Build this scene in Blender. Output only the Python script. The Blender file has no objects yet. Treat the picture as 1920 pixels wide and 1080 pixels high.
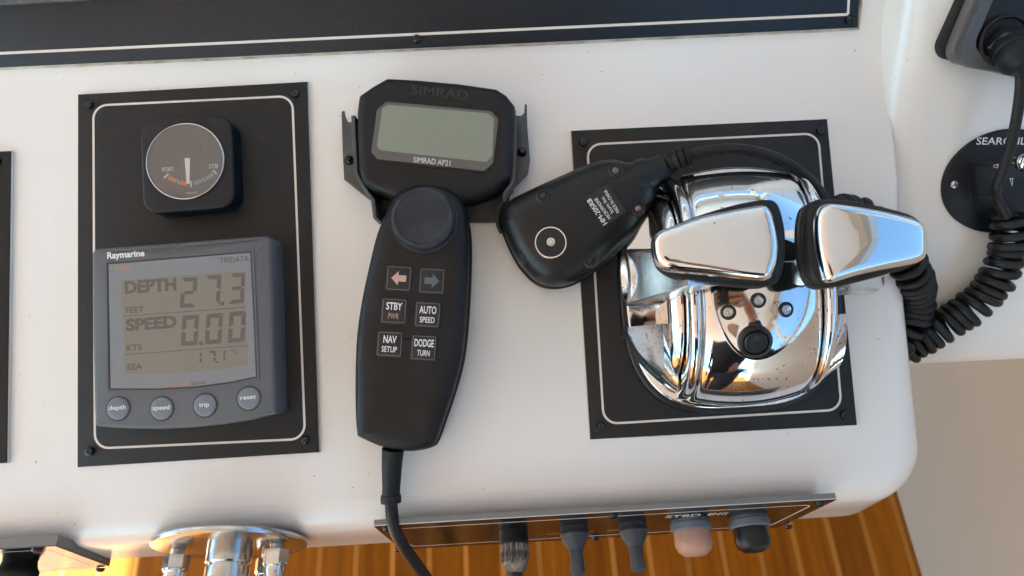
import bpy, bmesh, math, random
from math import sin, cos, pi, radians, sqrt, atan2
from mathutils import Matrix, Vector

random.seed(7)
SC = bpy.context.scene
COL = SC.collection

# ------------------------------------------------------------------ camera
ALPHA = radians(23)                       # slope of the helm dash
DASH = Matrix.Translation((0, 0, 1.0)) @ Matrix.Rotation(ALPHA, 4, 'X')
FPX = 1350.0
CAMD = DASH @ (Matrix.Rotation(0.0916, 4, 'X') @ Matrix.Rotation(-0.0131, 4, 'Y') @ Matrix.Rotation(-0.0539, 4, 'Z')) @ Matrix.Translation((0, 0, 0.42))
cam_d = bpy.data.cameras.new('camera')
cam_d.sensor_width = 36.0
cam_d.lens = FPX / 1920 * 36.0
cam_d.clip_start = 0.01
cam_d.clip_end = 500
cam_d.dof.use_dof = True
cam_d.dof.focus_distance = 0.40
cam_d.dof.aperture_fstop = 11.0
cam = bpy.data.objects.new('camera', cam_d)
COL.objects.link(cam)
cam.matrix_world = CAMD
SC.camera = cam

# ------------------------------------------------------------------ world and sun
SUN_EL, SUN_AZ = radians(46), radians(-104)       # azimuth from +Y, clockwise; sun to port, a little aft
w_ = bpy.data.worlds.new('World')
SC.world = w_
w_.use_nodes = True
nt = w_.node_tree
sky = nt.nodes.new('ShaderNodeTexSky')
sky.sky_type = 'NISHITA'
sky.sun_disc = False
sky.sun_elevation = SUN_EL
sky.sun_rotation = SUN_AZ % (2 * pi)
sky.altitude = 0
sky.air_density = 1.0
sky.dust_density = 0.2
sky.ozone_density = 1.2
bg = nt.nodes['Background']
bg.inputs['Strength'].default_value = 0.068
nt.links.new(sky.outputs[0], bg.inputs[0])
sun_d = bpy.data.lights.new('sun', 'SUN')
sun_d.energy = 5.0
sun_d.angle = radians(0.5)
sun_d.color = (1.0, 0.975, 0.94)
sun = bpy.data.objects.new('sun', sun_d)
COL.objects.link(sun)
sdir = Vector((sin(SUN_AZ) * cos(SUN_EL), cos(SUN_AZ) * cos(SUN_EL), sin(SUN_EL)))
sun.rotation_euler = sdir.to_track_quat('Z', 'Y').to_euler()
sun.location = (-3, 0, 4)

vs = SC.view_settings
vs.view_transform = 'Standard'
vs.look = 'None'
vs.gamma = 1
vs.use_curve_mapping = False
vs.exposure = 2.9
vs.use_white_balance = True
vs.white_balance_temperature = 5950
vs.white_balance_tint = -6
SC.cycles.use_denoising = True
SC.cycles.max_bounces = 10
SC.cycles.diffuse_bounces = 5
SC.cycles.glossy_bounces = 6
SC.cycles.caustics_reflective = False
SC.cycles.caustics_refractive = False
SC.cycles.sample_clamp_indirect = 6.0

# ------------------------------------------------------------------ helpers
def lin(h):
    h = h.lstrip('#')
    o = []
    for i in (0, 2, 4):
        c = int(h[i:i + 2], 16) / 255
        o.append(c / 12.92 if c <= .04045 else ((c + .055) / 1.055) ** 2.4)
    return tuple(o)

MATS = {}
def mat(name, col, rough=.5, metal=0., bump=0., bscale=300., mott=0., mscale=20., spec=.5, coat=0., speck=0., speckcol=(.1, .08, .06), sscale=600., rvar=0., mcol=None):
    m = bpy.data.materials.new(name)
    m.use_nodes = True
    n = m.node_tree.nodes
    l = m.node_tree.links
    b = n['Principled BSDF']
    c = tuple(col) + (1,)
    b.inputs['Base Color'].default_value = c
    b.inputs['Roughness'].default_value = rough
    b.inputs['Metallic'].default_value = metal
    b.inputs['Specular IOR Level'].default_value = spec
    b.inputs['Coat Weight'].default_value = coat
    b.inputs['Coat Roughness'].default_value = .08
    tc = n.new('ShaderNodeTexCoord')
    def noise(scale, detail=4, rgh=.6):
        t = n.new('ShaderNodeTexNoise')
        t.inputs['Scale'].default_value = scale
        t.inputs['Detail'].default_value = detail
        t.inputs['Roughness'].default_value = rgh
        l.new(tc.outputs['Object'], t.inputs['Vector'])
        return t
    def ramp(src, a, bb):
        r = n.new('ShaderNodeMapRange')
        r.inputs['From Min'].default_value = a
        r.inputs['From Max'].default_value = bb
        l.new(src, r.inputs['Value'])
        return r.outputs[0]
    cur = None
    if mott:
        t = noise(mscale)
        mx = n.new('ShaderNodeMix'); mx.data_type = 'RGBA'
        mx.inputs[6].default_value = c
        mc = mcol or tuple(min(1, x * (1 + mott)) for x in col)
        mx.inputs[7].default_value = tuple(mc) + (1,)
        l.new(ramp(t.outputs[0], .38, .68), mx.inputs[0])
        cur = mx.outputs[2]
    if speck:
        t = noise(sscale, 1, .4)
        mx = n.new('ShaderNodeMix'); mx.data_type = 'RGBA'
        if cur: l.new(cur, mx.inputs[6])
        else: mx.inputs[6].default_value = c
        mx.inputs[7].default_value = tuple(speckcol) + (1,)
        l.new(ramp(t.outputs[0], speck, speck + .03), mx.inputs[0])
        cur = mx.outputs[2]
    if cur: l.new(cur, b.inputs['Base Color'])
    if rvar:
        t = noise(mscale * 3)
        r = n.new('ShaderNodeMapRange')
        r.inputs['From Min'].default_value = .35; r.inputs['From Max'].default_value = .7
        r.inputs['To Min'].default_value = rough; r.inputs['To Max'].default_value = rough + rvar
        l.new(t.outputs[0], r.inputs['Value'])
        l.new(r.outputs[0], b.inputs['Roughness'])
    if bump:
        t = noise(bscale, 3)
        bp = n.new('ShaderNodeBump')
        bp.inputs['Strength'].default_value = bump
        bp.inputs['Distance'].default_value = .0005
        l.new(t.outputs[0], bp.inputs['Height'])
        l.new(bp.outputs[0], b.inputs['Normal'])
    MATS[name] = m
    return m

def glass_mat(name, haze, hazecol=(.5, .48, .45), rough=.03, ior=1.45):
    """thin pane: lets light through, mirrors by Fresnel, has a pale diffuse haze mixed in"""
    m = bpy.data.materials.new(name)
    m.use_nodes = True
    n = m.node_tree.nodes; l = m.node_tree.links
    n.remove(n['Principled BSDF'])
    out = n['Material Output']
    tr = n.new('ShaderNodeBsdfTransparent')
    gl = n.new('ShaderNodeBsdfGlossy'); gl.inputs['Roughness'].default_value = rough
    df = n.new('ShaderNodeBsdfDiffuse'); df.inputs[0].default_value = hazecol + (1,)
    lw_ = n.new('ShaderNodeLayerWeight'); pw = n.new('ShaderNodeMath'); pw.operation = 'POWER'; pw.inputs[1].default_value = 5; l.new(lw_.outputs['Facing'], pw.inputs[0])
    fr = n.new('ShaderNodeMath'); fr.operation = 'MULTIPLY_ADD'; fr.inputs[1].default_value = .96; fr.inputs[2].default_value = .03; l.new(pw.outputs[0], fr.inputs[0])
    m1 = n.new('ShaderNodeMixShader'); m1.inputs[0].default_value = haze
    m2 = n.new('ShaderNodeMixShader')
    tx = n.new('ShaderNodeTexNoise'); tx.inputs['Scale'].default_value = 60
    tc = n.new('ShaderNodeTexCoord'); l.new(tc.outputs['Object'], tx.inputs[0])
    mr = n.new('ShaderNodeMapRange'); mr.inputs['To Min'].default_value = haze * .7; mr.inputs['To Max'].default_value = haze * 1.3
    l.new(tx.outputs[0], mr.inputs[0]); l.new(mr.outputs[0], m1.inputs[0])
    l.new(tr.outputs[0], m1.inputs[1]); l.new(df.outputs[0], m1.inputs[2])
    l.new(fr.outputs[0], m2.inputs[0]); l.new(m1.outputs[0], m2.inputs[1]); l.new(gl.outputs[0], m2.inputs[2])
    l.new(m2.outputs[0], out.inputs[0])
    MATS[name] = m
    return m

def wood_mat(name, c1, c2, rough=.25):
    m = bpy.data.materials.new(name)
    m.use_nodes = True
    n = m.node_tree.nodes; l = m.node_tree.links
    b = n['Principled BSDF']
    b.inputs['Roughness'].default_value = rough
    b.inputs['Coat Weight'].default_value = .08
    b.inputs['Specular IOR Level'].default_value = .15
    b.inputs['Coat Roughness'].default_value = .12
    tc = n.new('ShaderNodeTexCoord')
    oi = n.new('ShaderNodeObjectInfo')
    ad = n.new('ShaderNodeVectorMath'); ad.operation = 'ADD'
    sc = n.new('ShaderNodeVectorMath'); sc.operation = 'SCALE'; sc.inputs['Scale'].default_value = 30
    l.new(oi.outputs['Location'], sc.inputs[0])
    l.new(tc.outputs['Object'], ad.inputs[0]); l.new(sc.outputs[0], ad.inputs[1])
    mp = n.new('ShaderNodeMapping'); mp.inputs['Scale'].default_value = (60, 3.0, 60)
    l.new(ad.outputs[0], mp.inputs[0])
    tx = n.new('ShaderNodeTexNoise'); tx.inputs['Scale'].default_value = 1.0; tx.inputs['Detail'].default_value = 6
    l.new(mp.outputs[0], tx.inputs['Vector'])
    mx = n.new('ShaderNodeMix'); mx.data_type = 'RGBA'
    mx.inputs[6].default_value = tuple(c1) + (1,); mx.inputs[7].default_value = tuple(c2) + (1,)
    mr = n.new('ShaderNodeMapRange'); mr.inputs['From Min'].default_value = .3; mr.inputs['From Max'].default_value = .7
    l.new(tx.outputs[0], mr.inputs[0]); l.new(mr.outputs[0], mx.inputs[0])
    hs = n.new('ShaderNodeHueSaturation')
    r2 = n.new('ShaderNodeMapRange'); r2.inputs['To Min'].default_value = .8; r2.inputs['To Max'].default_value = 1.2
    l.new(oi.outputs['Random'], r2.inputs[0]); l.new(r2.outputs[0], hs.inputs['Value'])
    l.new(mx.outputs[2], hs.inputs['Color']); l.new(hs.outputs[0], b.inputs['Base Color'])
    MATS[name] = m
    return m

mat('gelcoat', (.80, .79, .775), .17, mott=-.03, mscale=5, bump=.03, bscale=14, coat=.25, speck=.785, speckcol=(.40, .35, .29), sscale=420, rvar=.04)
mat('gelcoat_side', (.80, .775, .745), .4, mott=-.05, mscale=5, rvar=.1)
mat('wall_shaded', (.47, .40, .33), .45, mott=-.05, mscale=5, rvar=.1)  # side wall toned down: shade and warm bounce put into its colour
mat('liner', (.82, .805, .78), .6)
mat('pillar_white', (.8, .78, .75), .4)
mat('board_black', (.0145, .0146, .0155), .42, spec=.3, bump=.12, bscale=2500, rvar=.12, mscale=30, speck=.79, speckcol=(.09, .09, .09), sscale=500)
mat('board_glossy', (.006, .009, .015), .30, spec=.4, bump=.25, bscale=700, rvar=.12, mscale=25)
mat('board_switch', (.012, .011, .011), .12, bump=.05, bscale=900, rvar=.08)
mat('board_core', (.62, .60, .57), .5)
mat('stripe', (.72, .66, .60), .5)
mat('alu_edge', (.20, .195, .19), .45, metal=.3, rvar=.2, mscale=80)
mat('screw_black', (.006, .006, .007), .2)
mat('recess_shade', (.004, .004, .004), .6)  # near-black that paints in the shade of recesses and gaps
mat('plastic_black', (.0055, .006, .007), .30, spec=.4, bump=.18, bscale=2200, rvar=.15, mscale=40)
mat('housing_navy', (.007, .0085, .0135), .42, spec=.35, bump=.15, bscale=1500, speck=.80, speckcol=(.1, .1, .1), sscale=700)
mat('remote_black', (.006, .0063, .0072), .36, spec=.3, bump=.15, bscale=1800, rvar=.2, mscale=35, mott=1.3, mcol=(.012, .012, .0135))
mat('knob_rubber', (.016, .018, .023), .5, spec=.35, bump=.3, bscale=900, rvar=.2, mscale=60, mott=1., mcol=(.034, .037, .044))
mat('rubber', (.006, .0065, .0075), .48, spec=.35, bump=.2, bscale=900, rvar=.15, mscale=60)
mat('cord_rubber', (.0055, .006, .0075), .34, spec=.35, mott=1., mscale=120, mcol=(.013, .0135, .015), rvar=.2)
mat('bracket_grey', (.055, .056, .06), .38, mott=.8, mscale=60, mcol=(.085, .085, .088), rvar=.15)
mat('bracket_black', (.012, .012, .014), .45)
mat('grey_plastic', (.092, .098, .108), .45, bump=.2, bscale=2600, mott=.12, mscale=25)
mat('grey_frame', (.165, .20, .255), .4)
mat('lcd_grey', (.165, .165, .145), .45)
mat('lcd_ink', (.040, .039, .036), .5)
mat('lcd_line', (.045, .043, .038), .5)
mat('button_grey', (.155, .175, .205), .4)
mat('groove_dark', (.03, .032, .037), .5)
mat('print_white', (.75, .75, .76), .5)
mat('print_black', (.02, .02, .022), .5)
mat('print_orange', (.55, .19, .07), .5)
mat('print_tan', (.33, .24, .18), .5)
mat('print_pink', (.50, .33, .27), .5)
mat('print_steel', (.085, .115, .15), .5)
mat('emboss_lit', (.018, .0185, .02), .32)  # remote plastic made paler, standing in for light on the raised letters
mat('key_black', (.007, .007, .0075), .42)
mat('key_outline', (.14, .14, .145), .5)
mat('lcd_green', (.20, .235, .175), .4)
mat('bezel_remote', (.035, .037, .042), .3)
mat('dial_grey', (.040, .037, .034), .6)
mat('needle_white', (.72, .69, .65), .5)
mat('dial_red', (.50, .11, .04), .5)
mat('dial_blue', (.13, .21, .32), .5)
mat('dial_white', (.5, .48, .46), .5)
mat('chrome', (.74, .74, .75), .03, metal=1, rvar=.06, mscale=18, bump=.02, bscale=120, speck=.70, speckcol=(.26, .25, .24), sscale=430)
mat('chrome_clean', (.76, .76, .77), .025, metal=1, rvar=.05, mscale=14, bump=.008, bscale=90, speck=.79, speckcol=(.3, .29, .28), sscale=300)
mat('chrome_wing', (.72, .72, .73), .05, metal=1, rvar=.12, mscale=40, bump=.10, bscale=900, speck=.655, speckcol=(.22, .22, .22), sscale=620)
mat('chrome_pitted', (.70, .70, .71), .10, metal=1, rvar=.15, mscale=60, bump=.35, bscale=1200, speck=.66, speckcol=(.25, .25, .25), sscale=900)
mat('bezel_dark', (.42, .42, .43), .18, metal=1)
mat('bezel_bronze', (.20, .16, .13), .35, metal=1)
mat('steel', (.62, .61, .60), .16, metal=1, rvar=.12, mscale=60, mott=-.3)
mat('pad_black', (.006, .006, .007), .35)
mat('radio_grey', (.075, .08, .09), .38, bump=.1, bscale=1500)
mat('radio_body', (.115, .11, .105), .4)
mat('salmon', (.40, .235, .18), .55, mott=.15, mscale=120)
mat('boot_grey', (.040, .045, .055), .55, bump=.2, bscale=900)
mat('ring_grey', (.14, .165, .20), .45, bump=.2, bscale=900)
mat('worn_rubber', (.02, .019, .018), .6, mott=1., mscale=160, mcol=(.30, .26, .21))
mat('old_sealant', (.62, .58, .50), .6, mott=1, mscale=70, mcol=(.33, .24, .15))
mat('clear_sealant', (.62, .60, .55), .2)
mat('skin', (.42, .22, .14), .5)
mat('cloth_dark', (.012, .012, .014), .9)
mat('cloth_trousers', (.03, .035, .05), .9)
mat('phone_black', (.01, .01, .011), .15)
mat('hair_dark', (.02, .014, .01), .7)
glass_mat('pane_haze', .11, (.45, .42, .38))  # diffuse haze stands in for the headliner mirrored in the gauge glass
glass_mat('pane_clear', .05, (.5, .5, .45))
wood_mat('teak', (.20, .060, .002), (.33, .112, .004), .38)
wood_mat('holly', (.42, .18, .03), (.48, .21, .04), .4)

# pixel of the photograph -> point on the plane z = w (mm) of a frame
CAM_C = CAMD.translation.copy()
CAM_R = CAMD.to_3x3()
def P(px, py, w=0., M=DASH):
    d = CAM_R @ Vector(((px - 960) / FPX, -(py - 540) / FPX, -1))
    Mi = M.inverted()
    c = Mi @ CAM_C
    dd = Mi.to_3x3() @ d
    t = (w * .001 - c.z) / dd.z
    p = (c + dd * t) * 1000
    return Vector((p.x, p.y, w))
def PP(pts, w=0., M=DASH):
    return [P(x, y, w, M) for x, y in pts]
def proj(p, M=DASH):
    q = CAMD.inverted() @ (M @ (Vector(p) * .001))
    return 960 + FPX * q.x / -q.z, 540 - FPX * q.y / -q.z

def V2(p): return (p[0], p[1])

def area2(poly):
    return sum(poly[i][0] * poly[(i + 1) % len(poly)][1] - poly[(i + 1) % len(poly)][0] * poly[i][1] for i in range(len(poly))) / 2
def ccw(poly):
    poly = [tuple(p[:2]) for p in poly]
    return poly if area2(poly) > 0 else poly[::-1]
def offset(poly, d):
    """inset (d > 0) a CCW polygon"""
    n = len(poly); out = []
    for i in range(n):
        a, b, c = Vector(poly[i - 1][:2]), Vector(poly[i][:2]), Vector(poly[(i + 1) % n][:2])
        e1 = (b - a).normalized(); e2 = (c - b).normalized()
        n1 = Vector((-e1.y, e1.x)); n2 = Vector((-e2.y, e2.x))
        m = n1 + n2
        if m.length < 1e-6: m = n1
        m.normalize()
        k = max(.35, m.dot(n1))
        q = b + m * (d / k)
        out.append((q.x, q.y))
    return out
def rounded(poly, r, seg=6):
    poly = ccw(poly); n = len(poly); out = []
    rr = r if isinstance(r, (list, tuple)) else [r] * n
    for i in range(n):
        a, b, c = Vector(poly[i - 1]), Vector(poly[i]), Vector(poly[(i + 1) % n])
        u1 = (a - b); u2 = (c - b)
        ang = u1.angle(u2)
        t = min(rr[i] / math.tan(ang / 2), u1.length * .49, u2.length * .49)
        p0 = b + u1.normalized() * t; p1 = b + u2.normalized() * t
        rad = t * math.tan(ang / 2)
        cc = b + (u1.normalized() + u2.normalized()).normalized() * (rad / sin(ang / 2))
        a0 = atan2(p0.y - cc.y, p0.x - cc.x); a1 = atan2(p1.y - cc.y, p1.x - cc.x)
        da = (a1 - a0 + pi) % (2 * pi) - pi
        for k in range(seg + 1):
            t_ = a0 + da * k / seg
            out.append((cc.x + rad * cos(t_), cc.y + rad * sin(t_)))
    return out
def catmull(pts, per=6, closed=True):
    pts = [Vector(p) for p in pts]; n = len(pts); out = []
    rng = range(n) if closed else range(n - 1)
    for i in rng:
        g = (lambda k: pts[k % n]) if closed else (lambda k: pts[max(0, min(n - 1, k))])
        p0, p1, p2, p3 = g(i - 1), g(i), g(i + 1), g(i + 2)
        for k in range(per):
            t = k / per
            out.append(.5 * ((2 * p1) + (p2 - p0) * t + (2 * p0 - 5 * p1 + 4 * p2 - p3) * t * t + (3 * p1 - p0 - 3 * p2 + p3) * t ** 3))
    if not closed: out.append(pts[-1].copy())
    return out
def circle(c, r, n=32, ph=0.):
    return [(c[0] + r * cos(2 * pi * k / n + ph), c[1] + r * sin(2 * pi * k / n + ph)) for k in range(n)]

def merge(*gs):
    V, F = [], []
    for v, f in gs:
        o = len(V); V += list(v); F += [tuple(i + o for i in q) for q in f]
    return V, F
def rings(rs, cap0=True, cap1=True):
    n = len(rs[0]); V = [p for r in rs for p in r]; F = []
    for j in range(len(rs) - 1):
        for i in range(n):
            a = j * n + i; b = j * n + (i + 1) % n
            F.append((a, b, b + n, a + n))
    if cap0: F.append(tuple(range(n))[::-1])
    if cap1: F.append(tuple(range((len(rs) - 1) * n, len(rs) * n)))
    return V, F
def lift(poly, w, fn=None):
    return [Vector((p[0], p[1], w + (fn(p[0], p[1]) if fn else 0))) for p in poly]
def prism(poly, w0, w1, bev=0., seg=3, fn=None, taper=0.):
    poly = ccw(poly)
    rs = [lift(offset(poly, -taper) if taper else poly, w0)]
    if bev:
        for k in range(seg + 1):
            a = pi / 2 * k / seg
            rs.append(lift(offset(poly, bev * (1 - cos(a))), w1 - bev + bev * sin(a), fn))
    else:
        rs.append(lift(poly, w1, fn))
    return rings(rs)
def ringprism(outer, inner, w0, w1):
    """flat frame between two loops of equal count"""
    n = len(outer)
    loops = [lift(outer, w0), lift(outer, w1), lift(inner, w1), lift(inner, w0)]
    V = [p for l in loops for p in l]; F = []
    for j in range(4):
        for i in range(n):
            a = j * n + i; b = j * n + (i + 1) % n; c = ((j + 1) % 4) * n
            F.append((a, b, c + (i + 1) % n, c + i))
    return V, F
def pillow(poly, w0, prof, dome=0., fn=None, scales=(.85, .65, .4, .15)):
    """prof: list of (inset, w); then a dome rising by `dome` to the middle"""
    poly = ccw(poly)
    rs = [lift(poly, w0, None)]
    for ins, w in prof: rs.append(lift(offset(poly, ins) if ins else poly, w, fn))
    last = offset(poly, prof[-1][0]); wl = prof[-1][1]
    cx = sum(p[0] for p in last) / len(last); cy = sum(p[1] for p in last) / len(last)
    for s in scales:
        q = [(cx + (p[0] - cx) * s, cy + (p[1] - cy) * s) for p in last]
        rs.append(lift(q, wl + dome * (1 - s * s), fn))
    return rings(rs)
def frame_of(axis):
    a = Vector(axis).normalized()
    t = Vector((1, 0, 0)) if abs(a.x) < .8 else Vector((0, 1, 0))
    x = (t - a * t.dot(a)).normalized(); y = a.cross(x)
    return x, y, a
def lathe(prof, c, axis=(0, 0, 1), n=24, ph=0., sq=None):
    x, y, a = frame_of(axis); c = Vector(c)
    rs = []
    for r, h in prof:
        rs.append([c + a * h + (x * cos(2 * pi * k / n + ph) + y * sin(2 * pi * k / n + ph)) * r for k in range(n)])
    return rings(rs)
def tube(pts, r, n=12, caps=True):
    pts = [Vector(p) for p in pts]
    rr = r if isinstance(r, (list, tuple)) else [r] * len(pts)
    rs = []; T = None
    for i, p in enumerate(pts):
        t = (pts[min(i + 1, len(pts) - 1)] - pts[max(i - 1, 0)]).normalized()
        if T is None:
            x = t.orthogonal().normalized()
        else:
            x = (x - t * x.dot(t)).normalized()
        T = t; y = t.cross(x)
        rs.append([p + (x * cos(2 * pi * k / n) + y * sin(2 * pi * k / n)) * rr[i] for k in range(n)])
    return rings(rs, caps, caps)
def box(a, b, c, d, e, f):
    return prism([(a, c), (b, c), (b, d), (a, d)], e, f)
def xf(g, M):
    return [M @ Vector(v) for v in g[0]], g[1]
def sheet(g2, w):
    """flat polygons from 2D verts"""
    return [Vector((v[0], v[1], w)) for v in g2[0]], g2[1]

def mesh_obj(name, g, material, smooth=38, scale=.001):
    me = bpy.data.meshes.new(name)
    me.from_pydata([tuple(v * scale) for v in map(Vector, g[0])], [], g[1])
    bm = bmesh.new(); bm.from_mesh(me)
    bmesh.ops.recalc_face_normals(bm, faces=bm.faces)
    bm.to_mesh(me); bm.free()
    me.materials.append(MATS[material])
    if smooth:
        me.shade_smooth()
        me.set_sharp_from_angle(angle=radians(smooth))
    o = bpy.data.objects.new(name, me)
    COL.objects.link(o)
    return o

class Thing:
    def __init__(s, name, label, cat, loc=(0, 0, 0), M=DASH, group=None, kind=None):
        s.loc = Vector(loc); s.M = M
        s.root = bpy.data.objects.new(name, None)
        s.root.empty_display_size = .02
        COL.objects.link(s.root)
        s.root.matrix_world = M @ Matrix.Translation(s.loc * .001)
        if kind: s.root['kind'] = kind
        else:
            s.root['label'] = label; s.root['category'] = cat
        if group: s.root['group'] = group
    def part(s, name, g, material, parent=None, smooth=38, label=None, stuff=False):
        # the part's own origin sits at its middle
        pts = [Vector(v) for v in g[0]]
        c = Vector((0, 0, 0))
        for v in pts: c += v
        c /= len(pts)
        o = mesh_obj(name, ([v - c for v in pts], g[1]), material, smooth)
        o.parent = parent or s.root
        off = parent['_c'] if parent is not None else s.loc
        o.location = (c - Vector(off)) * .001
        o['_c'] = tuple(c)
        if label: o['label'] = label
        if stuff: o['kind'] = 'stuff'
        return o
    def P(s, px, py, w=0.): return P(px, py, w, s.M)
    def text(s, string, a, b, h, w, material, parent=None, bold=0., fn=None, name='lettering', thick=.12):
        """string from baseline start a to end b (frame mm), cap height h"""
        tv, tf = text_mesh(string, bold)
        a = Vector((a[0], a[1])); b = Vector((b[0], b[1]))
        d = b - a; L = d.length; d.normalize(); up = Vector((-d.y, d.x))
        V = []
        for x, y, ly in tv:
            q = a + d * (x * L) + up * (y * h)
            V.append(Vector((q.x, q.y, w + ly * .02)))
        return s.part(name, (V, tf), material, parent, smooth=0)
    def textpx(s, string, a, b, hpx, w, material, parent=None, bold=0., **k):
        A = s.P(a[0], a[1], w); B = s.P(b[0], b[1], w)
        h = (s.P(a[0], a[1] - hpx, w) - A).length
        return s.text(string, A, B, h, w, material, parent, bold, **k)

TXT = {}
def text_mesh(string, bold=0.):
    key = (string, bold)
    if key in TXT: return TXT[key]
    def conv(st):
        cu = bpy.data.curves.new('t', 'FONT')
        cu.body = st; cu.size = 1; cu.offset = 0 if 'M' in string else bold; cu.resolution_u = 3
        ob = bpy.data.objects.new('t', cu); COL.objects.link(ob)
        dg = bpy.context.evaluated_depsgraph_get()
        me = bpy.data.meshes.new_from_object(ob.evaluated_get(dg))
        v = [(q.co.x, q.co.y) for q in me.vertices]; f = [tuple(p.vertices) for p in me.polygons]
        bpy.data.objects.remove(ob); bpy.data.curves.remove(cu); bpy.data.meshes.remove(me)
        return v, f
    cap = max(y for x, y in conv('H')[0])
    v, f = conv(string)
    x0 = min(p[0] for p in v); x1 = max(p[0] for p in v)
    tv = [((x - x0) / (x1 - x0), y / cap, 0.) for x, y in v]
    if bold and 'M' in string:      # widened letters as two close layers
        d_ = 1.2 * bold / (x1 - x0); n_ = len(tv)
        tv = [(x * (1 - d_), y, 0.) for x, y, _ in tv] + [(x * (1 - d_) + d_, y, 1.) for x, y, _ in tv]
        f = f + [tuple(i + n_ for i in q) for q in f]
    TXT[key] = (tv, f)
    return TXT[key]

def struct(name, g, material, M=DASH, smooth=38, scale=.001):
    o = mesh_obj(name, g, material, smooth, scale)
    o.matrix_world = M
    o['kind'] = 'structure'
    return o

def screw(t, c, r=2.6, axis=(0, 0, 1), material='screw_black', parent=None, h=2.1, name='screw', ang=None):
    c = Vector(c)
    g = lathe([(r, 0), (r, h * .35), (r * .86, h * .75), (r * .5, h * .98), (r * .05, h)], c, axis, 16)
    o = t.part(name, g, material, parent)
    x, y, a = frame_of(axis)
    an = random.uniform(0, pi / 2) if ang is None else ang
    X = x * cos(an) + y * sin(an); Y = -x * sin(an) + y * cos(an)
    cr = []
    k, L = r * .13, r * .62
    for q in [(k, k), (k, L), (-k, L), (-k, k), (-L, k), (-L, -k), (-k, -k), (-k, -L), (k, -L), (k, -k), (L, -k), (L, k)]:
        cr.append(X * q[0] + Y * q[1])
    g2 = rings([[c + a * (h * .6) + q for q in cr], [c + a * (h * 1.04) + q for q in cr]])
    t.part('cross_shade', g2, 'recess_shade', o, smooth=0)  # cross stands slightly proud; the recess shade is only its dark colour
    return o

# ------------------------------------------------------------------ frames of the other faces
GD = DASH.to_3x3().inverted() @ Vector((0, -sin(radians(1)), -cos(radians(1))))   # direction of the front face downwards, dash frame
LIP_V = P(700, 985, 0).y
UP_V = P(800, 112, 0).y
UPPER = DASH @ Matrix.Translation((0, UP_V * .001, 0)) @ Matrix.Rotation(radians(25), 4, 'X')
pod_o = P(1800, 290, 0)
POD = DASH @ Matrix.Translation(pod_o * .001) @ Matrix.Rotation(radians(-5), 4, 'Y') @ Matrix.Rotation(radians(20), 4, 'X')
ax_b = -GD.normalized(); ax_n = Vector((1, 0, 0)).cross(ax_b)
if ax_n.y > 0: ax_n = -ax_n
FACE = DASH @ Matrix(((1, ax_b.x, ax_n.x, 0), (0, ax_b.y, ax_n.y, LIP_V * .001), (0, ax_b.z, ax_n.z, 0), (0, 0, 0, 1)))

# ------------------------------------------------------------------ the setting: helm console
R_FIL = 15.0
cr = P(1722, 700, -4).x
plan = [(-700, LIP_V), (cr - 2, LIP_V), (cr - 9, UP_V)]          # sharp front-right corner
corner = []
b0 = Vector((cr - 2, LIP_V)); rc = 30
for k in range(13):
    a = -pi / 2 + (pi / 2) * k / 12
    corner.append((b0.x - rc + rc * cos(a), b0.y + rc + rc * sin(a)))
edge = [(-700 + 60 * k, LIP_V) for k in range(int((b0.x - rc + 690) / 60))] + corner + [(b0.x + 1 * k / 24, b0.y + rc + (UP_V + 40 - b0.y - rc) * k / 24) for k in range(1, 25)]
def edge_normals(e):
    out = []
    for i in range(len(e)):
        d = Vector(e[min(i + 1, len(e) - 1)]) - Vector(e[max(i - 1, 0)])
        d.normalize(); out.append(Vector((d.y, -d.x)))
    return out
en = edge_normals(edge)
rows = []
for j in range(9):
    t = j / 8
    row = []
    for p, nrm in zip(edge, en):
        k_ = min(1, max(0, (pod_o.y - 10 - p[1]) / 45.)); rf = 3 + (R_FIL - 3) * k_ * k_ * (3 - 2 * k_)
        p0 = Vector((p[0] - nrm.x * rf, p[1] - nrm.y * rf, 0)); p1 = Vector((p[0], p[1], 0)); p2 = p1 + GD * rf
        row.append(p0 * (1 - t) ** 2 + p1 * 2 * t * (1 - t) + p2 * t * t)
    rows.append(row)
FB = 3.8
sw_h = 74.
FACE_H = -(P(702, 989, FB, FACE).y + P(1571, 936, FB, FACE).y) / 2 + sw_h + 1
rows.append([Vector((p[0], p[1], 0)) + GD * (FACE_H - 6) for p in edge])
rows.append([Vector((p[0] - n_.x * 2, p[1] - n_.y * 2, 0)) + GD * (FACE_H - 1.5) for p, n_ in zip(edge, en)])
rows.append([Vector((p[0] - n_.x * 8, p[1] - n_.y * 8, 0)) + GD * FACE_H for p, n_ in zip(edge, en)])
rows.append([Vector((p[0] - n_.x * 200, p[1] - n_.y * 200 + (90 if abs(n_.y) > .5 else 0), 0)) + GD * (FACE_H + 30) for p, n_ in zip(edge, en)])
ne = len(edge)
V = [p for r in rows for p in r]; F = []
for j in range(len(rows) - 1):
    for i in range(ne - 1):
        F.append((j * ne + i, j * ne + i + 1, (j + 1) * ne + i + 1, (j + 1) * ne + i))
console_g = (V, F)
FV = UP_V - 22                                     # the dash curves up from here to the upper board
top = [tuple(rows[0][i][:2]) for i in range(ne) if rows[0][i].y < FV]
x_end = top[-1][0]
flat = ([Vector((x, y, 0)) for x, y in top] + [Vector((x_end, FV, 0)), Vector((-700, FV, 0))], [tuple(range(len(top) + 2))])
upm = Matrix.Translation((0, UP_V, 0)) @ Matrix.Rotation(radians(25), 4, 'X')
prof = []
p0, p1, p2 = Vector((0, FV, 0)), Vector((0, UP_V, 0)), upm @ Vector((0, 22, 0))
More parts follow.
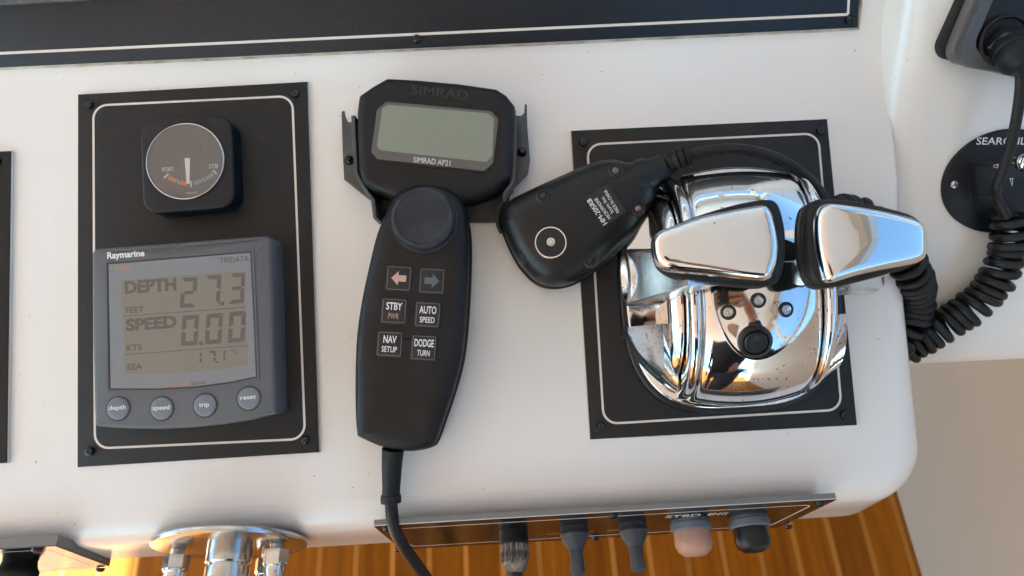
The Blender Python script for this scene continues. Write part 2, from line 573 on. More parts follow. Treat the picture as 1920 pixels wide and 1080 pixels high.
for j in range(9):
    t = j / 8
    prof.append(p0 * (1 - t) ** 2 + p1 * 2 * t * (1 - t) + p2 * t * t)
prof.append(upm @ Vector((0, 320, 0)))
prof.append(upm @ Vector((0, 330, -10)))
prof.append(upm @ Vector((0, 330, -400)))
up_g = rings([[Vector((-700, p.y, p.z)), Vector((x_end + 8, p.y, p.z))] for p in prof], False, False)
up_g = (up_g[0], [f for i, f in enumerate(up_g[1]) if i % 2 == 0])
struct('helm_console', merge(console_g, flat, up_g), 'gelcoat', smooth=50)

# side pod to starboard, sloping more steeply than the dash, with the radio and the searchlight control
pod_b = P(1800, 688, 0, POD).y
Pd = DASH.inverted() @ POD
Pi = Pd.inverted()
def pod_u(v):  # pod-frame u of the dash's right edge at pod row v, a little inside it
    return x_end + 17 - pod_o.x
prow = []
pu1 = 620.
for k, (dv, dw) in enumerate([(420, 0), (300, 0), (220, 0), (150, 0), (100, 0), (60, 0), (30, 0), (0, 0), (-40, 0), (pod_b + 16, 0), (pod_b + 8, -.6), (pod_b + 2.5, -3), (pod_b, -8), (pod_b + 4, -60), (pod_b + 60, -160)]):
    row = [Vector((pod_u(dv) + (pu1 - pod_u(dv)) * i / 10, dv, dw)) for i in range(11)]
    # flank: from the pod's edge round and down to the dash
    e0 = row[0]
    base = Pd @ (e0 * .001) * 1000
    drop = base.z
    foot_ = Pi @ (Vector((x_end - 1, base.y, min(-1, -1 + 0 * drop))) * .001) * 1000 if drop > 0 else e0 + Vector((-22, 0, -14))
    ctrl = Vector((e0.x - 11, e0.y, e0.z))
    f_ = []
    for j in range(8):
        t = j / 8
        f_.append(foot_ * (1 - t) ** 2 + ctrl * 2 * t * (1 - t) + e0 * t * t)
    prow.append(f_ + row)
npr = len(prow[0])
V = [p for r in prow for p in r]
F = [(j * npr + i, j * npr + i + 1, j * npr + i + npr + 1, j * npr + i + npr) for j in range(len(prow) - 1) for i in range(npr - 1)]
struct('side_console', (V, F), 'gelcoat', M=POD, smooth=50)

# ------------------------------------------------------------------ the setting: floor, side wall, roof and window band (seen in the chrome)
W1 = Matrix.Identity(4)
fl_pt = P(1705, 1000, 0, W1)
XW = fl_pt.x / 1000.
YF, YA = 1.0, -3.2
floor = Thing('floor', '', '', kind='structure', M=W1)
sub = mesh_obj('underlay', box(-2600, XW * 1000 + 20, YA * 1000, YF * 1000, -30, -6), 'holly', 0); sub.parent = floor.root
pitch, strip = 66.0, 9.0
# plank seams placed so that one falls where the photograph shows it
x_seam = P(1495, 1040, 0, W1).x
n0 = int((-2600 - x_seam) / pitch) - 1
pl_mesh = None
me_p = me_s = None
i = n0
while True:
    x0 = x_seam + i * pitch; i += 1
    if x0 > XW * 1000: break
    if x0 < -1900: continue
    cx = x0 + strip / 2 + (pitch - strip) / 2
    if me_p is None:
        o = mesh_obj('plank', prism([(-(pitch - strip) / 2, YA * 1000), ((pitch - strip) / 2, YA * 1000), ((pitch - strip) / 2, YF * 1000), (-(pitch - strip) / 2, YF * 1000)], -6, 0, .6, 1), 'teak', 30)
        o2 = mesh_obj('seam_strip', prism([(-strip / 2, YA * 1000), (strip / 2, YA * 1000), (strip / 2, YF * 1000), (-strip / 2, YF * 1000)], -6, -.3), 'holly', 0)
        me_p, me_s = o.data, o2.data
    else:
        o = bpy.data.objects.new('plank', me_p); COL.objects.link(o)
        o2 = bpy.data.objects.new('seam_strip', me_s); COL.objects.link(o2)
    o.location = (cx / 1000, 0, 0); o2.location = (x0 / 1000, 0, 0)
    o.parent = floor.root; o2.parent = floor.root

def wbox(a, b, c, d, e, f): return box(a * 1000, b * 1000, c * 1000, d * 1000, e * 1000, f * 1000)
# starboard side: solid to the coaming, then windows with posts
struct('side_wall', merge(wbox(XW, XW + .05, YA, 1.3, 0, 1.30), wbox(XW, XW + .05, YA, 1.3, 1.98, 2.2)), 'wall_shaded', M=W1, smooth=0)
for yy in (-2.3, -1.0, .1, .9):
    struct('window_post', wbox(XW - .002, XW + .048, yy - .04, yy + .04, 1.298, 1.985), 'pillar_white', M=W1, smooth=0)
# forward: shelf and windscreen posts
struct('forward_bulkhead', merge(wbox(-2.2, XW, .80, .86, 0, 1.28), wbox(-2.2, XW, 1.0, 1.06, 1.95, 2.2)), 'gelcoat_side', M=W1, smooth=0)
struct('forward_shelf', wbox(-2.2, XW, .40, 1.06, 1.2801, 1.30), 'gelcoat_side', M=W1, smooth=0)
for xx in (-1.7, -.75, .18):
    struct('windscreen_post', wbox(xx - .035, xx + .035, 1.005, 1.045, 1.299, 1.96), 'pillar_white', M=W1, smooth=0)
# roof
ROOF_X0, ROOF_Y0 = -2.68, -3.0
struct('headliner', prism([(ROOF_X0 * 1000, ROOF_Y0 * 1000), (XW * 1000 + 200, ROOF_Y0 * 1000), (XW * 1000 + 200, 1250), (ROOF_X0 * 1000, 1250)], 2110, 2200, 0), 'liner', M=W1, smooth=0)
# unseen decks, added white and open to the sky to bounce sunlight inside
struct('aft_bounce_deck', wbox(-2.6, XW, -5.5, YA, -.05, .35), 'gelcoat_side', M=W1, smooth=0)
struct('starboard_bounce_deck', wbox(XW + .06, XW + 1.2, -5.5, 3.0, .8, .95), 'gelcoat_side', M=W1, smooth=0)
struct('fore_bounce_deck', wbox(-2.2, XW, 1.07, 5.0, 1.0, 1.22), 'gelcoat_side', M=W1, smooth=0)
for yy in (-1.6, 1.0):
    struct('roof_post', wbox(-2.26, -2.19, yy - .04, yy + .04, 0, 2.11), 'pillar_white', M=W1, smooth=0)
struct('sea', ([Vector((-300e3, -300e3, -900)), Vector((300e3, -300e3, -900)), Vector((300e3, 300e3, -900)), Vector((-300e3, 300e3, -900))], [(0, 1, 2, 3)]),
       mat('sea_water', (.02, .045, .06), .25).name, M=W1, smooth=0)

# ------------------------------------------------------------------ boards on the dash
def board(name, label, cat, corners, stripe_px, screws_px, M=DASH, face='board_black', h=3.0, sr=26, sw=1.25, srpx=None):
    q = PP(corners, h, M)
    c = sum(q, Vector()) / len(q); c.z = 0
    t = Thing(name, label, cat, c, M)
    poly = ccw(q)
    t.part('core', prism(offset(poly, -.25), 0, h - .7), 'board_core', smooth=0)
    b = t.part('board', prism(poly, h - .7, h, .25, 2), face)
    if stripe_px:
        so = rounded(PP(stripe_px, h, M), sr * .31, 8)
        t.part('pinstripe', ringprism(offset(so, -sw / 2), offset(so, sw / 2), h - .1, h + .06), 'stripe', b, smooth=0)
    for s in screws_px:
        screw(t, P(s[0], s[1], h - .1, M))
    return t

left = board('instrument_panel', 'tall black panel with white pinstripe behind rudder gauge and depth display', 'panel',
      [(146, 177), (576, 153), (598, 848), (145, 876)], [(175, 198), (548, 180), (572, 823), (178, 841)],
      [(168, 197), (554, 176), (573, 825), (169, 847)])
right = board('throttle_board', 'black panel with white pinstripe under the chrome throttle control', 'panel',
      [(1071, 245), (1551, 223), (1607, 797), (1107, 824)], [(1101, 271), (1534, 250), (1578, 768), (1132, 795)],
      [(1094, 267), (1538, 246), (1583, 778), (1127, 799)])
q = P(1120, 802, 3)
right.part('sealant_blob', pillow([(q.x + 4.5 * cos(a) * (1 + .25 * sin(3 * a)), q.y + 3.4 * sin(a) + 1.2 * cos(2 * a)) for a in [2 * pi * k / 20 for k in range(20)]], 2.8, [(0, 3.1), (.6, 3.5), (1.2, 3.4)], -.2), 'clear_sealant') if False else None
board('edge_panel', 'black panel cut off by the left picture border', 'panel',
      [(-420, 300), (20, 283), (12, 868), (-430, 890)], [(-395, 325), (-12, 309), (-18, 845), (-400, 866)], [(-4, 303), (-12, 850)])
ub = board('upper_board', 'wide glossy black panel with white pinstripe along the upper edge of the console', 'panel',
      [(-500, 150), (1608, 52), (1632, -420), (-500, -420)], [(-480, 122), (1590, 27), (1613, -400), (-480, -400)],
      [(782, 73), (1592, 37)], M=UPPER, face='board_glossy', sr=3, sw=1.5, h=4)
for s in ((940, 81, 2.2), (950, 78, 1.6)):
    q = P(s[0], s[1], 0, UPPER)
    ub.part('sealant_drop', lathe([(s[2], 0), (s[2] * .9, 1.6), (s[2] * .5, 3.0), (.1, 3.4)], q, n=12), 'clear_sealant')
e0_, e1_, e2_ = P(-500, 150.5, 1.5, UPPER), P(1609, 52.5, 1.5, UPPER), P(1630, -300, 1.5, UPPER)
ub.part('sealant_line', tube([e0_.lerp(e1_, k / 30.) + Vector((0, -.3 + random.uniform(-.25, .25), 0)) for k in range(31)] + [e1_.lerp(e2_, k / 8.) + Vector((.4, 0, 0)) for k in range(1, 9)], 1.1, 8), 'old_sealant')
# grey instrument whose lower edge shows in the corner above the panel
gi = Thing('upper_display', 'grey instrument edge showing above the glossy panel in the upper left corner', 'display', P(60, -60, 4, UPPER), UPPER)
gi.part('housing', prism(rounded(PP([(-500, 40), (150, 3), (260, -10), (260, -300), (-500, -300)], 12, UPPER), 3), 3.9, 12, 2), 'bracket_grey')

# ------------------------------------------------------------------ rudder gauge
H = 17
g = Thing('rudder_gauge', 'small square black gauge with round grey dial marked PORT and STB', 'gauge', P(349, 302, 3))
gq = rounded(PP([(262, 228), (433, 213), (441, 388), (268, 402)], H), [9, 9, 9, 9], 8)
hs_ = g.part('housing', prism(gq, 3, H, 1.6, 4), 'housing_navy')
gc = P(349, 303, H)
rad = (P(423, 303, H) - gc).length
g.part('bezel_ring', rings([lift(circle(gc, rad - o_, 64), H + h_) for o_, h_ in ((0, -.5), (0, .9), (.25, 1.5), (.6, 1.7), (.95, 1.5), (1.05, .9), (1.05, .1))], False, False), 'bezel_dark', smooth=60)
dial = g.part('dial', lathe([(rad - .95, H + .02), (rad - .95, H + .25)], (gc.x, gc.y, 0), n=64), 'dial_grey', smooth=30)
w = H + .32
g.part('hub_cover', lathe([(8.6, H + .2), (7.6, H + .34), (5.4, H + .5), (2.5, H + .58), (.1, H + .6)], (P(351, 277, H).x, P(351, 277, H).y, 0), n=32), 'dial_grey', dial, smooth=80)
nd = [P(347, 297, w), P(357, 297, w), P(356, 345, w), P(351, 345, w)]
g.part('needle', prism(nd, H + .75, H + 1.0), 'needle_white', smooth=0)
def stroke(a, b, wd):
    a, b = Vector(a[:2]), Vector(b[:2]); d = (b - a).normalized(); n_ = Vector((-d.y, d.x)) * wd / 2
    return [tuple(a + n_), tuple(b + n_), tuple(b - n_), tuple(a - n_)]
for a, b, wd, m in [((307, 334), (316, 326), .9, 'dial_white'), ((332, 336), (335, 344), .45, 'dial_white'), ((357.5, 339), (358, 351), .9, 'dial_white'),
                    ((379, 333), (384, 341), .45, 'dial_white'), ((399, 319), (406, 326), .9, 'dial_white')]:
    g.part('tick_mark', prism(stroke(P(*a, w), P(*b, w), wd), H + .25, w), m, dial, smooth=0)
for a, b, m in [((316, 332), (330, 340), 'dial_red'), ((336, 342), (351, 345), 'dial_red'), ((363, 344), (378, 339), 'dial_blue'), ((385, 336), (400, 326), 'dial_blue')]:
    g.part('scale_band', prism(stroke(P(*a, w), P(*b, w), 2.3), H + .25, w), m, dial, smooth=0)
g.textpx('PORT', (304, 322), (326, 321), 8, w, 'dial_white', dial, .01)
g.textpx('STB', (392, 316), (409, 315), 8, w, 'dial_white', dial, .01)
g.textpx('VDO', (349, 364), (369, 363), 4, w, 'dial_white', dial)
g.part('glass', lathe([(rad - .92, H + 1.25), (rad - .92, H + 1.4)], (gc.x, gc.y, 0), n=64), 'pane_haze', smooth=30)

# ------------------------------------------------------------------ depth and speed display
H = 24.5
t = Thing('depth_display', 'grey depth and speed display with four round buttons below its screen', 'display', P(350, 630, 3))
out = [P(176, 466, H), P(338, 453.5, H), P(500, 441, H), P(508, 450, H), P(512, 600, H), P(517, 776, H), P(470, 788, H), P(420, 796, H), P(360, 802, H), P(300, 805, H), P(240, 804, H), P(182, 801, H), P(176, 795, H), P(172, 640, H), P(171, 474, H)]
body = t.part('housing', prism(rounded(out, 1.5, 3), 3, H, 2.2, 4), 'grey_plastic')
win = [P(201, 493, H), P(472, 471, H), P(478, 590, H), P(483, 708, H), P(430, 719, H), P(370, 727, H), P(300, 731, H), P(205, 731, H), P(203, 610, H)]
win = ccw(win)
t.part('screen_recess', ringprism(offset(win, -1.1), win, H - .3, H + .55), 'grey_plastic', body, smooth=0)
t.part('screen_groove', ringprism(win, offset(win, .8), H - .3, H + .2), 'groove_dark', body, smooth=0)
fr = t.part('screen_frame', prism(offset(win, .7), H - .2, H + .12), 'grey_frame', body, smooth=0)
lc = ccw([P(228, 525, H), P(457, 507, H), P(461, 590, H), P(465, 683, H), P(420, 692, H), P(360, 698, H), P(300, 701, H), P(234, 701, H), P(231, 612, H)])
lcd = t.part('lcd', prism(lc, H + .05, H + .22), 'lcd_grey', smooth=0)
w = H + .26
def T(st, a, b, h, m, par, bold=.0): return t.textpx(st, a, b, h, w, m, par, bold)
T('DEPTH', (234, 550), (331, 543), 23, 'lcd_ink', lcd, .05)
T('FEET', (236, 587), (270, 585), 11, 'lcd_ink', lcd, .03)
T('SPEED', (236, 620), (332, 613), 22, 'lcd_ink', lcd, .05)
T('KTS', (237, 658), (266, 656), 11, 'lcd_ink', lcd, .03)
T('SEA', (238, 694), (267, 692), 11, 'lcd_ink', lcd, .03)
T('°C', (433, 664), (446, 663), 8, 'lcd_ink', lcd, .02)
for a, b in (((231, 593), (461, 576)), ((235, 665), (463, 648))):
    t.part('divider_line', prism(stroke(P(*a, w), P(*b, w), .45), H + .2, w), 'lcd_line', lcd, smooth=0)
SEG = {'0': 'abcdef', '1': 'bc', '2': 'abged', '3': 'abgcd', '7': 'abc'}
def digit(ch, x0, y0, wd, ht, slope=-.072, th=.26, ital=.06, name='digit'):
    """px cell: x0,y0 top-left"""
    k = th * wd; hk = ht / 2; gp = .5
    S = {'a': [(gp, 0), (wd - gp, 0), (wd - k, k), (k, k)], 'd': [(k, ht - k), (wd - k, ht - k), (wd - gp, ht), (gp, ht)],
         'f': [(0, gp), (k, k + gp), (k, hk - k * .5), (0, hk - gp)], 'b': [(wd, gp), (wd, hk - gp), (wd - k, hk - k * .5), (wd - k, k + gp)],
         'e': [(0, hk + gp), (k, hk + k * .5), (k, ht - k - gp), (0, ht - gp)], 'c': [(wd, hk + gp), (wd, ht - gp), (wd - k, ht - k - gp), (wd - k, hk + k * .5)],
         'g': [(k * .6, hk), (k, hk - k * .45), (wd - k, hk - k * .45), (wd - k * .6, hk), (wd - k, hk + k * .45), (k, hk + k * .45)]}
    gs = []
    for s in SEG[ch]:
        pl = [P(x0 + x + slope * 0 + (ht - y) * ital, y0 + y + x * slope, w) for x, y in S[s]]
        gs.append(prism(pl, H + .2, w))
    t.part(name, merge(*gs), 'lcd_ink', lcd, smooth=0)
def dot(x, y, s=7):
    t.part('decimal_point', prism(PP([(x, y), (x + s, y - .5), (x + s, y + s), (x, y + s)], w), H + .2, w), 'lcd_ink', lcd, smooth=0)
digit('2', 337, 521, 30, 57); digit('7', 382, 517, 30, 56); dot(413, 566); digit('3', 428, 513, 29, 57)
digit('0', 339, 592, 31, 57); dot(373, 640); digit('0', 384, 589, 31, 57); digit('0', 427, 585, 31, 58)
digit('1', 363, 660, 15, 23, th=.3); digit('7', 389, 658, 15, 23, th=.3); dot(406, 677, 4); digit('1', 409, 656, 13, 23, th=.3)
t.textpx('Raymarine', (201, 485), (271, 480), 12, H + .04, 'print_white', body, .03)
T('TRIDATA', (412, 494), (467, 489), 10, 'print_black', fr)
T('ST60', (217, 508), (245, 505), 7, 'print_orange', fr, .02)
T('Autohelm', (310, 725), (354, 723), 8, 'print_orange', fr)
T('Series', (359, 722.5), (386, 719.5), 8, 'print_black', fr)
t.part('screen_glass', prism(offset(win, .9), H + .40, H + .5), 'pane_clear', smooth=0)
for (x, y, tx, a, b) in [(222, 766, 'depth', (204, 769), (236, 767)), (304, 766, 'speed', (286, 769), (318, 767)), (385, 760, 'trip', (373, 763), (392, 762)), (467, 747, 'reset', (451, 750), (480, 747))]:
    c = P(x, y, H); r = 6.0
    bt = t.part('button', lathe([(r, H - .3), (r, H + .5), (r - .35, H + .8), (r * .6, H + .95), (.1, H + 1.0)], (c.x, c.y, 0), n=36), 'button_grey')
    t.part('button_groove', ringprism(circle(c, r + .75, 36), circle(c, r - .05, 36), H - .3, H + .05), 'groove_dark', bt, smooth=0)
    A = t.P(*a, H + 1.05); B = t.P(*b, H + 1.05)
    t.text(tx, A, B, 2.35, H + 1.05, 'print_white', bt, .012)

# ------------------------------------------------------------------ autopilot remote in its bracket
br = Thing('remote_bracket', 'grey and black forked bracket holding the autopilot remote', 'bracket', P(820, 330, 0))
br.part('base_plate', prism(rounded(PP([(690, 330), (960, 330), (950, 416), (720, 416)], 3), 2), 0, 4, .6, 2), 'bracket_black')
def arm(ear, flange, pin, tall):
    ear_g = prism(PP(ear, 10), 7.5, 10, .4, 2)
    e = br.part('ear', ear_g, 'bracket_grey')
    fl_ = [P(x, y, 20) for x, y in flange]
    pts = fl_ + [Vector(p) for p in offset_line(fl_, 2.2)][::-1]
    br.part('flange', prism([V2(p) for p in pts], 0, 21, .5, 2), 'bracket_grey')
    c = P(pin[0], pin[1], 10)
    br.part('pin', lathe([(2.9, 9.8), (2.9, 10.6), (2.4, 12), (1.3, 12.8), (1.2, 14.2), (.1, 14.4)], (c.x, c.y, 0), n=20), 'screw_black')
    br.part('ear_foot', lathe([(4.2, 0), (4.2, 7.7)], (c.x, c.y, 0), n=20), 'bracket_black')
def offset_line(pts, d):
    out = []
    for i in range(len(pts)):
        a = Vector(pts[max(i - 1, 0)][:2]); b = Vector(pts[min(i + 1, len(pts) - 1)][:2])
        t_ = (b - a).normalized(); n_ = Vector((-t_.y, t_.x))
        out.append(Vector(pts[i][:2]) + n_ * d)
    return out
arm([(640, 209), (645, 207), (647, 218), (652, 228), (659, 229), (664, 223), (670, 222), (673, 322), (705, 372), (701, 381), (645, 336), (642, 280)],
    [(666, 217), (668, 260), (672, 325), (683, 346), (703, 375), (707, 408)][::-1], (655, 301), 0)
arm([(984, 194), (988, 196), (989, 240), (994, 300), (990, 325), (950, 366), (944, 360), (961, 338), (962, 212), (968, 216), (977, 217), (983, 211)],
    [(960, 207), (961, 270), (960, 325), (956, 344), (943, 362), (941, 412)], (979, 286), 0)

rm = Thing('autopilot_remote', 'black handheld autopilot remote with LCD, round knob and six keys', 'remote control', P(800, 500, 0))
def grip_w(u, v):
    y0 = P(800, 360, 25).y; y1 = P(750, 850, 22).y
    k = (y0 - v) / (y0 - y1)
    return -5.0 * k * k if k > 0 else 0.
HH = 27
head_px = [(674, 181), (700, 163), (727, 148), (782, 151), (860, 158), (931, 168), (950, 180), (966, 200), (966, 240), (962, 300), (958, 336), (930, 358), (890, 372), (860, 378), (800, 385), (740, 372), (700, 358), (680, 345), (673, 320), (670, 250), (670, 212)]
hd = rounded(PP(head_px, HH - 4), 3, 3)
head = rm.part('head', pillow(hd, 5, [(.6, 7), (0, 14), (0, HH - 5), (.4, HH - 3), (1.6, HH - 1.2), (3.4, HH - .3), (5.5, HH)], .2), 'remote_black', smooth=30)
grip_px = [(722, 400), (705, 440), (690, 500), (677, 560), (667, 625), (663, 699), (662.5, 770), (665, 812), (671, 823), (719, 843), (760, 849), (791, 846), (812, 839), (820, 829), (832, 795), (852, 736), (867, 679), (875, 619), (880, 540), (882, 460), (878, 410), (865, 372), (840, 352), (795, 344), (752, 356), (734, 375)]
gp = [(p.x, p.y) for p in catmull(PP(grip_px, HH - 3), 3)]
HG = 31
rm.part('grip_back', pillow(gp, 4, [(1.5, 6), (.2, 12), (-.2, 17), (-.3, 19.5), (.4, 20.4)], 0, fn=grip_w), 'remote_black', smooth=30)
grip = rm.part('grip', pillow(gp, 13, [(.7, 17), (.7, HG - 7), (1.1, HG - 4.5), (2.2, HG - 2.6), (4.2, HG - 1.2), (7, HG - .4), (10, HG)], .3, fn=grip_w), 'remote_black', smooth=30)
# lcd
bz = ccw(PP([(724, 190), (921, 208), (936, 224), (925, 307), (908, 322), (707, 300), (695, 286), (706, 206)], HH))
lc = ccw(PP([(717, 203), (728, 197), (915, 213), (926, 222), (923, 292), (912, 304), (714, 282), (707, 274)], HH))
rm.part('screen_surround', ringprism(offset(bz, -.9), offset(bz, .3), HH - .5, HH + .75), 'remote_black', head, smooth=0)
bzp = rm.part('screen_bezel', prism(bz, HH - .1, HH + .3), 'bezel_remote', head, smooth=0)
rm.part('lcd', prism(lc, HH + .2, HH + .38), 'lcd_green', bzp, smooth=0)
rm.part('screen_glass', prism(offset(bz, .35), HH + .5, HH + .58), 'pane_clear', head, smooth=0)
rm.textpx('SIMRAD AP21', (775, 304), (844, 311), 10, HH + .42, 'print_white', bzp, .004)
rm.textpx('SIMRAD', (770, 176), (877, 188), 17, HH + 1.0, 'emboss_lit', head, .03)
# raised lettering gets depth
ob = head.children[-1]
md = ob.modifiers.new('solid', 'SOLIDIFY'); md.thickness = .0014; md.offset = -1
# knob
kc = P(793, 407, HG + 9)
kr = (P(853, 407, HG + 9) - kc).length
kn = rm.part('knob', lathe([(kr + 1.5, HG - 2), (kr + 1.2, HG + 1), (kr, HG + 1.4), (kr, HG + 7.5), (kr - .5, HG + 8.6), (kr - 1.4, HG + 9.2), (kr - 2.3, HG + 9.3), (kr - 2.7, HG + 8.9), (.1, HG + 8.9)], (kc.x, kc.y, 0), n=56), 'knob_rubber', smooth=35)
# keys
def gw(px, py, extra=0.):
    p = P(px, py, HG)
    return HG + .3 + grip_w(p.x, p.y) + extra
ang = radians(-6.5)
for (x, y, l1, l2, m1, m2) in [(748, 522, '<', '', 'print_pink', ''), (810, 527, '>', '', 'print_steel', ''), (739, 583, 'STBY', 'PWR', 'print_white', 'print_tan'),
                               (802, 590, 'AUTO', 'SPEED', 'print_white', 'print_white'), (731, 645, 'NAV', 'SETUP', 'print_white', 'print_white'), (795, 652, 'DODGE', 'TURN', 'print_white', 'print_white')]:
    wk = gw(x, y)
    c = P(x, y, wk); s = 6.75
    R2 = Matrix.Rotation(ang, 2)
    def L(a, b): q = R2 @ Vector((a, b)); return (c.x + q.x, c.y + q.y)
    ro = rounded([L(-s, -s), L(s, -s), L(s, s), L(-s, s)], 1.1, 4)
    key = rm.part('key', prism(ro, wk - 2.5, wk + .7, .45, 3), 'key_black')
    rm.part('gap_shade', ringprism(offset(ro, -.55), offset(ro, -.02), wk - 1, wk + .05), 'recess_shade', key, smooth=0)  # dark ring laid round the key to paint the shade of a gap
    rm.part('key_outline', ringprism(offset(ro, .5), offset(ro, .82), wk + .5, wk + .73), 'key_outline', key, smooth=0)
    wt = wk + .75
    if l1 in '<>':
        sg = 1 if l1 == '>' else -1
        ar = [(-4 * sg, 1.7), (.2 * sg, 1.7), (.2 * sg, 3.9), (4 * sg, 0), (.2 * sg, -3.9), (.2 * sg, -1.7), (-4 * sg, -1.7)]
        rm.part('arrow', prism([L(a, b) for a, b in ar], wk + .5, wt), m1, key, smooth=0)
    else:
        W1_ = {'STBY': 4.3, 'AUTO': 4.6, 'NAV': 3.5, 'DODGE': 5.2}[l1]; W2_ = {'PWR': 2.9, 'SPEED': 4.0, 'SETUP': 4.1, 'TURN': 3.4}[l2]
        rm.text(l1, L(-W1_, .6), L(W1_, .6), 3.9, wt, m1, key, .018)
        rm.text(l2, L(-W2_, -4.3), L(W2_, -4.3), 3.0, wt, m2, key, .012)
# cable
rl = [P(737, 842, 14), P(735, 870, 13), P(734, 905, 13), P(733, 932, 13)]
rm.part('strain_relief', tube(catmull(rl, 4, False), [6.2 - .14 * k for k in range(9)] + [4.9] * 2 + [4.9] * 2, 20), 'rubber')
c = P(733, 935, 13)
rm.part('collar', lathe([(4.6, -2.5), (5.6, -2.2), (5.8, 0), (5.6, 2.0), (4.4, 2.4)], c, (0, 1, 0), 20), 'rubber')
cb = [P(733, 930, 13), P(735, 965, 14), P(742, 995, 12), P(757, 1025, 5), P(778, 1055, -5), P(800, 1085, -20), P(820, 1120, -50), P(830, 1150, -110)]
cb += [cb[-1] + GD * 250, cb[-1] + GD * 480 + Vector((0, -10, 0)), cb[-1] + GD * 740 + Vector((0, -10, 0))]
rm.part('cable', tube(catmull(cb, 8, False), 3.5, 14), 'cord_rubber')

# ------------------------------------------------------------------ throttle control
TC = P(1362, 537, 0); uc, vc = TC.x, TC.y
th = Thing('throttle_control', 'chrome twin lever engine control with pad, lamps and black push button', 'throttle', (uc, vc, 3))
PQ = 2.35
def drum(u, v):
    """height of the central drum above the panel at (u, v) relative to the middle"""
    Lv = 68.5 * sqrt(max(0, 1 - (u / 95.) ** 2)); Hh = 60 * (1 - .10 * (u / 31.) ** 2)
    k = abs(v) / Lv
    return 3 + Hh * max(0, 1 - k ** PQ) ** (1 / PQ) if k < 1 else 3.
def drumshell(u0, u1, Lf, Hf, nu=16, nt_=90, rb=2.5, th0=0., th1=pi):
    rs = []
    for i in range(nu + 1):
        s = i / nu
        s = .5 - .5 * cos(pi * s)
        u = u0 + (u1 - u0) * s
        de = min(u - u0, u1 - u)
        e = max(0, 1 - de / rb)
        sh = 1 - (1 - sqrt(max(0, 1 - e * e))) * rb / 60
        row = []
        for k in range(nt_ + 1):
            a = th0 + (th1 - th0) * k / nt_
            ca, sa = cos(a), sin(a)
            v = -Lf(u) * sh * math.copysign(abs(ca) ** (2 / PQ), ca); ww = Hf(u) * sh * abs(sa) ** (2 / PQ)
            row.append(Vector((uc + u, vc + v, 3 + ww)))
        rs.append(row)
    n = nt_ + 1; V = [p for r in rs for p in r]
    F = [(j * n + i, j * n + i + 1, (j + 1) * n + i + 1, (j + 1) * n + i) for j in range(nu) for i in range(n - 1)]
    F.append(tuple(range(n))); F.append(tuple(range(nu * n, (nu + 1) * n)))
    F.append(tuple(j * n for j in range(nu + 1)) + tuple(j * n + n - 1 for j in range(nu, -1, -1)))
    return V, F
foot = [(uc + 63 * math.copysign(abs(cos(a)) ** .62, cos(a)), vc - 2 + 70 * math.copysign(abs(sin(a)) ** .75, sin(a))) for a in [2 * pi * k / 80 for k in range(80)]]
th.part('gasket', prism(offset(ccw(foot), -1.0), 2.8, 6.4, 2.2, 4), 'pad_black')
th.part('base_plate', prism(offset(ccw(foot), 2.2), 4, 8.2, 1.4, 3), 'chrome')
Lc = lambda u: 68.5 * sqrt(1 - (u / 95.) ** 2)
Hc = lambda u: 60 * (1 - .10 * (u / 31.) ** 2)
drum_o = th.part('drum', drumshell(-31, 31, Lc, Hc), 'chrome', smooth=45)
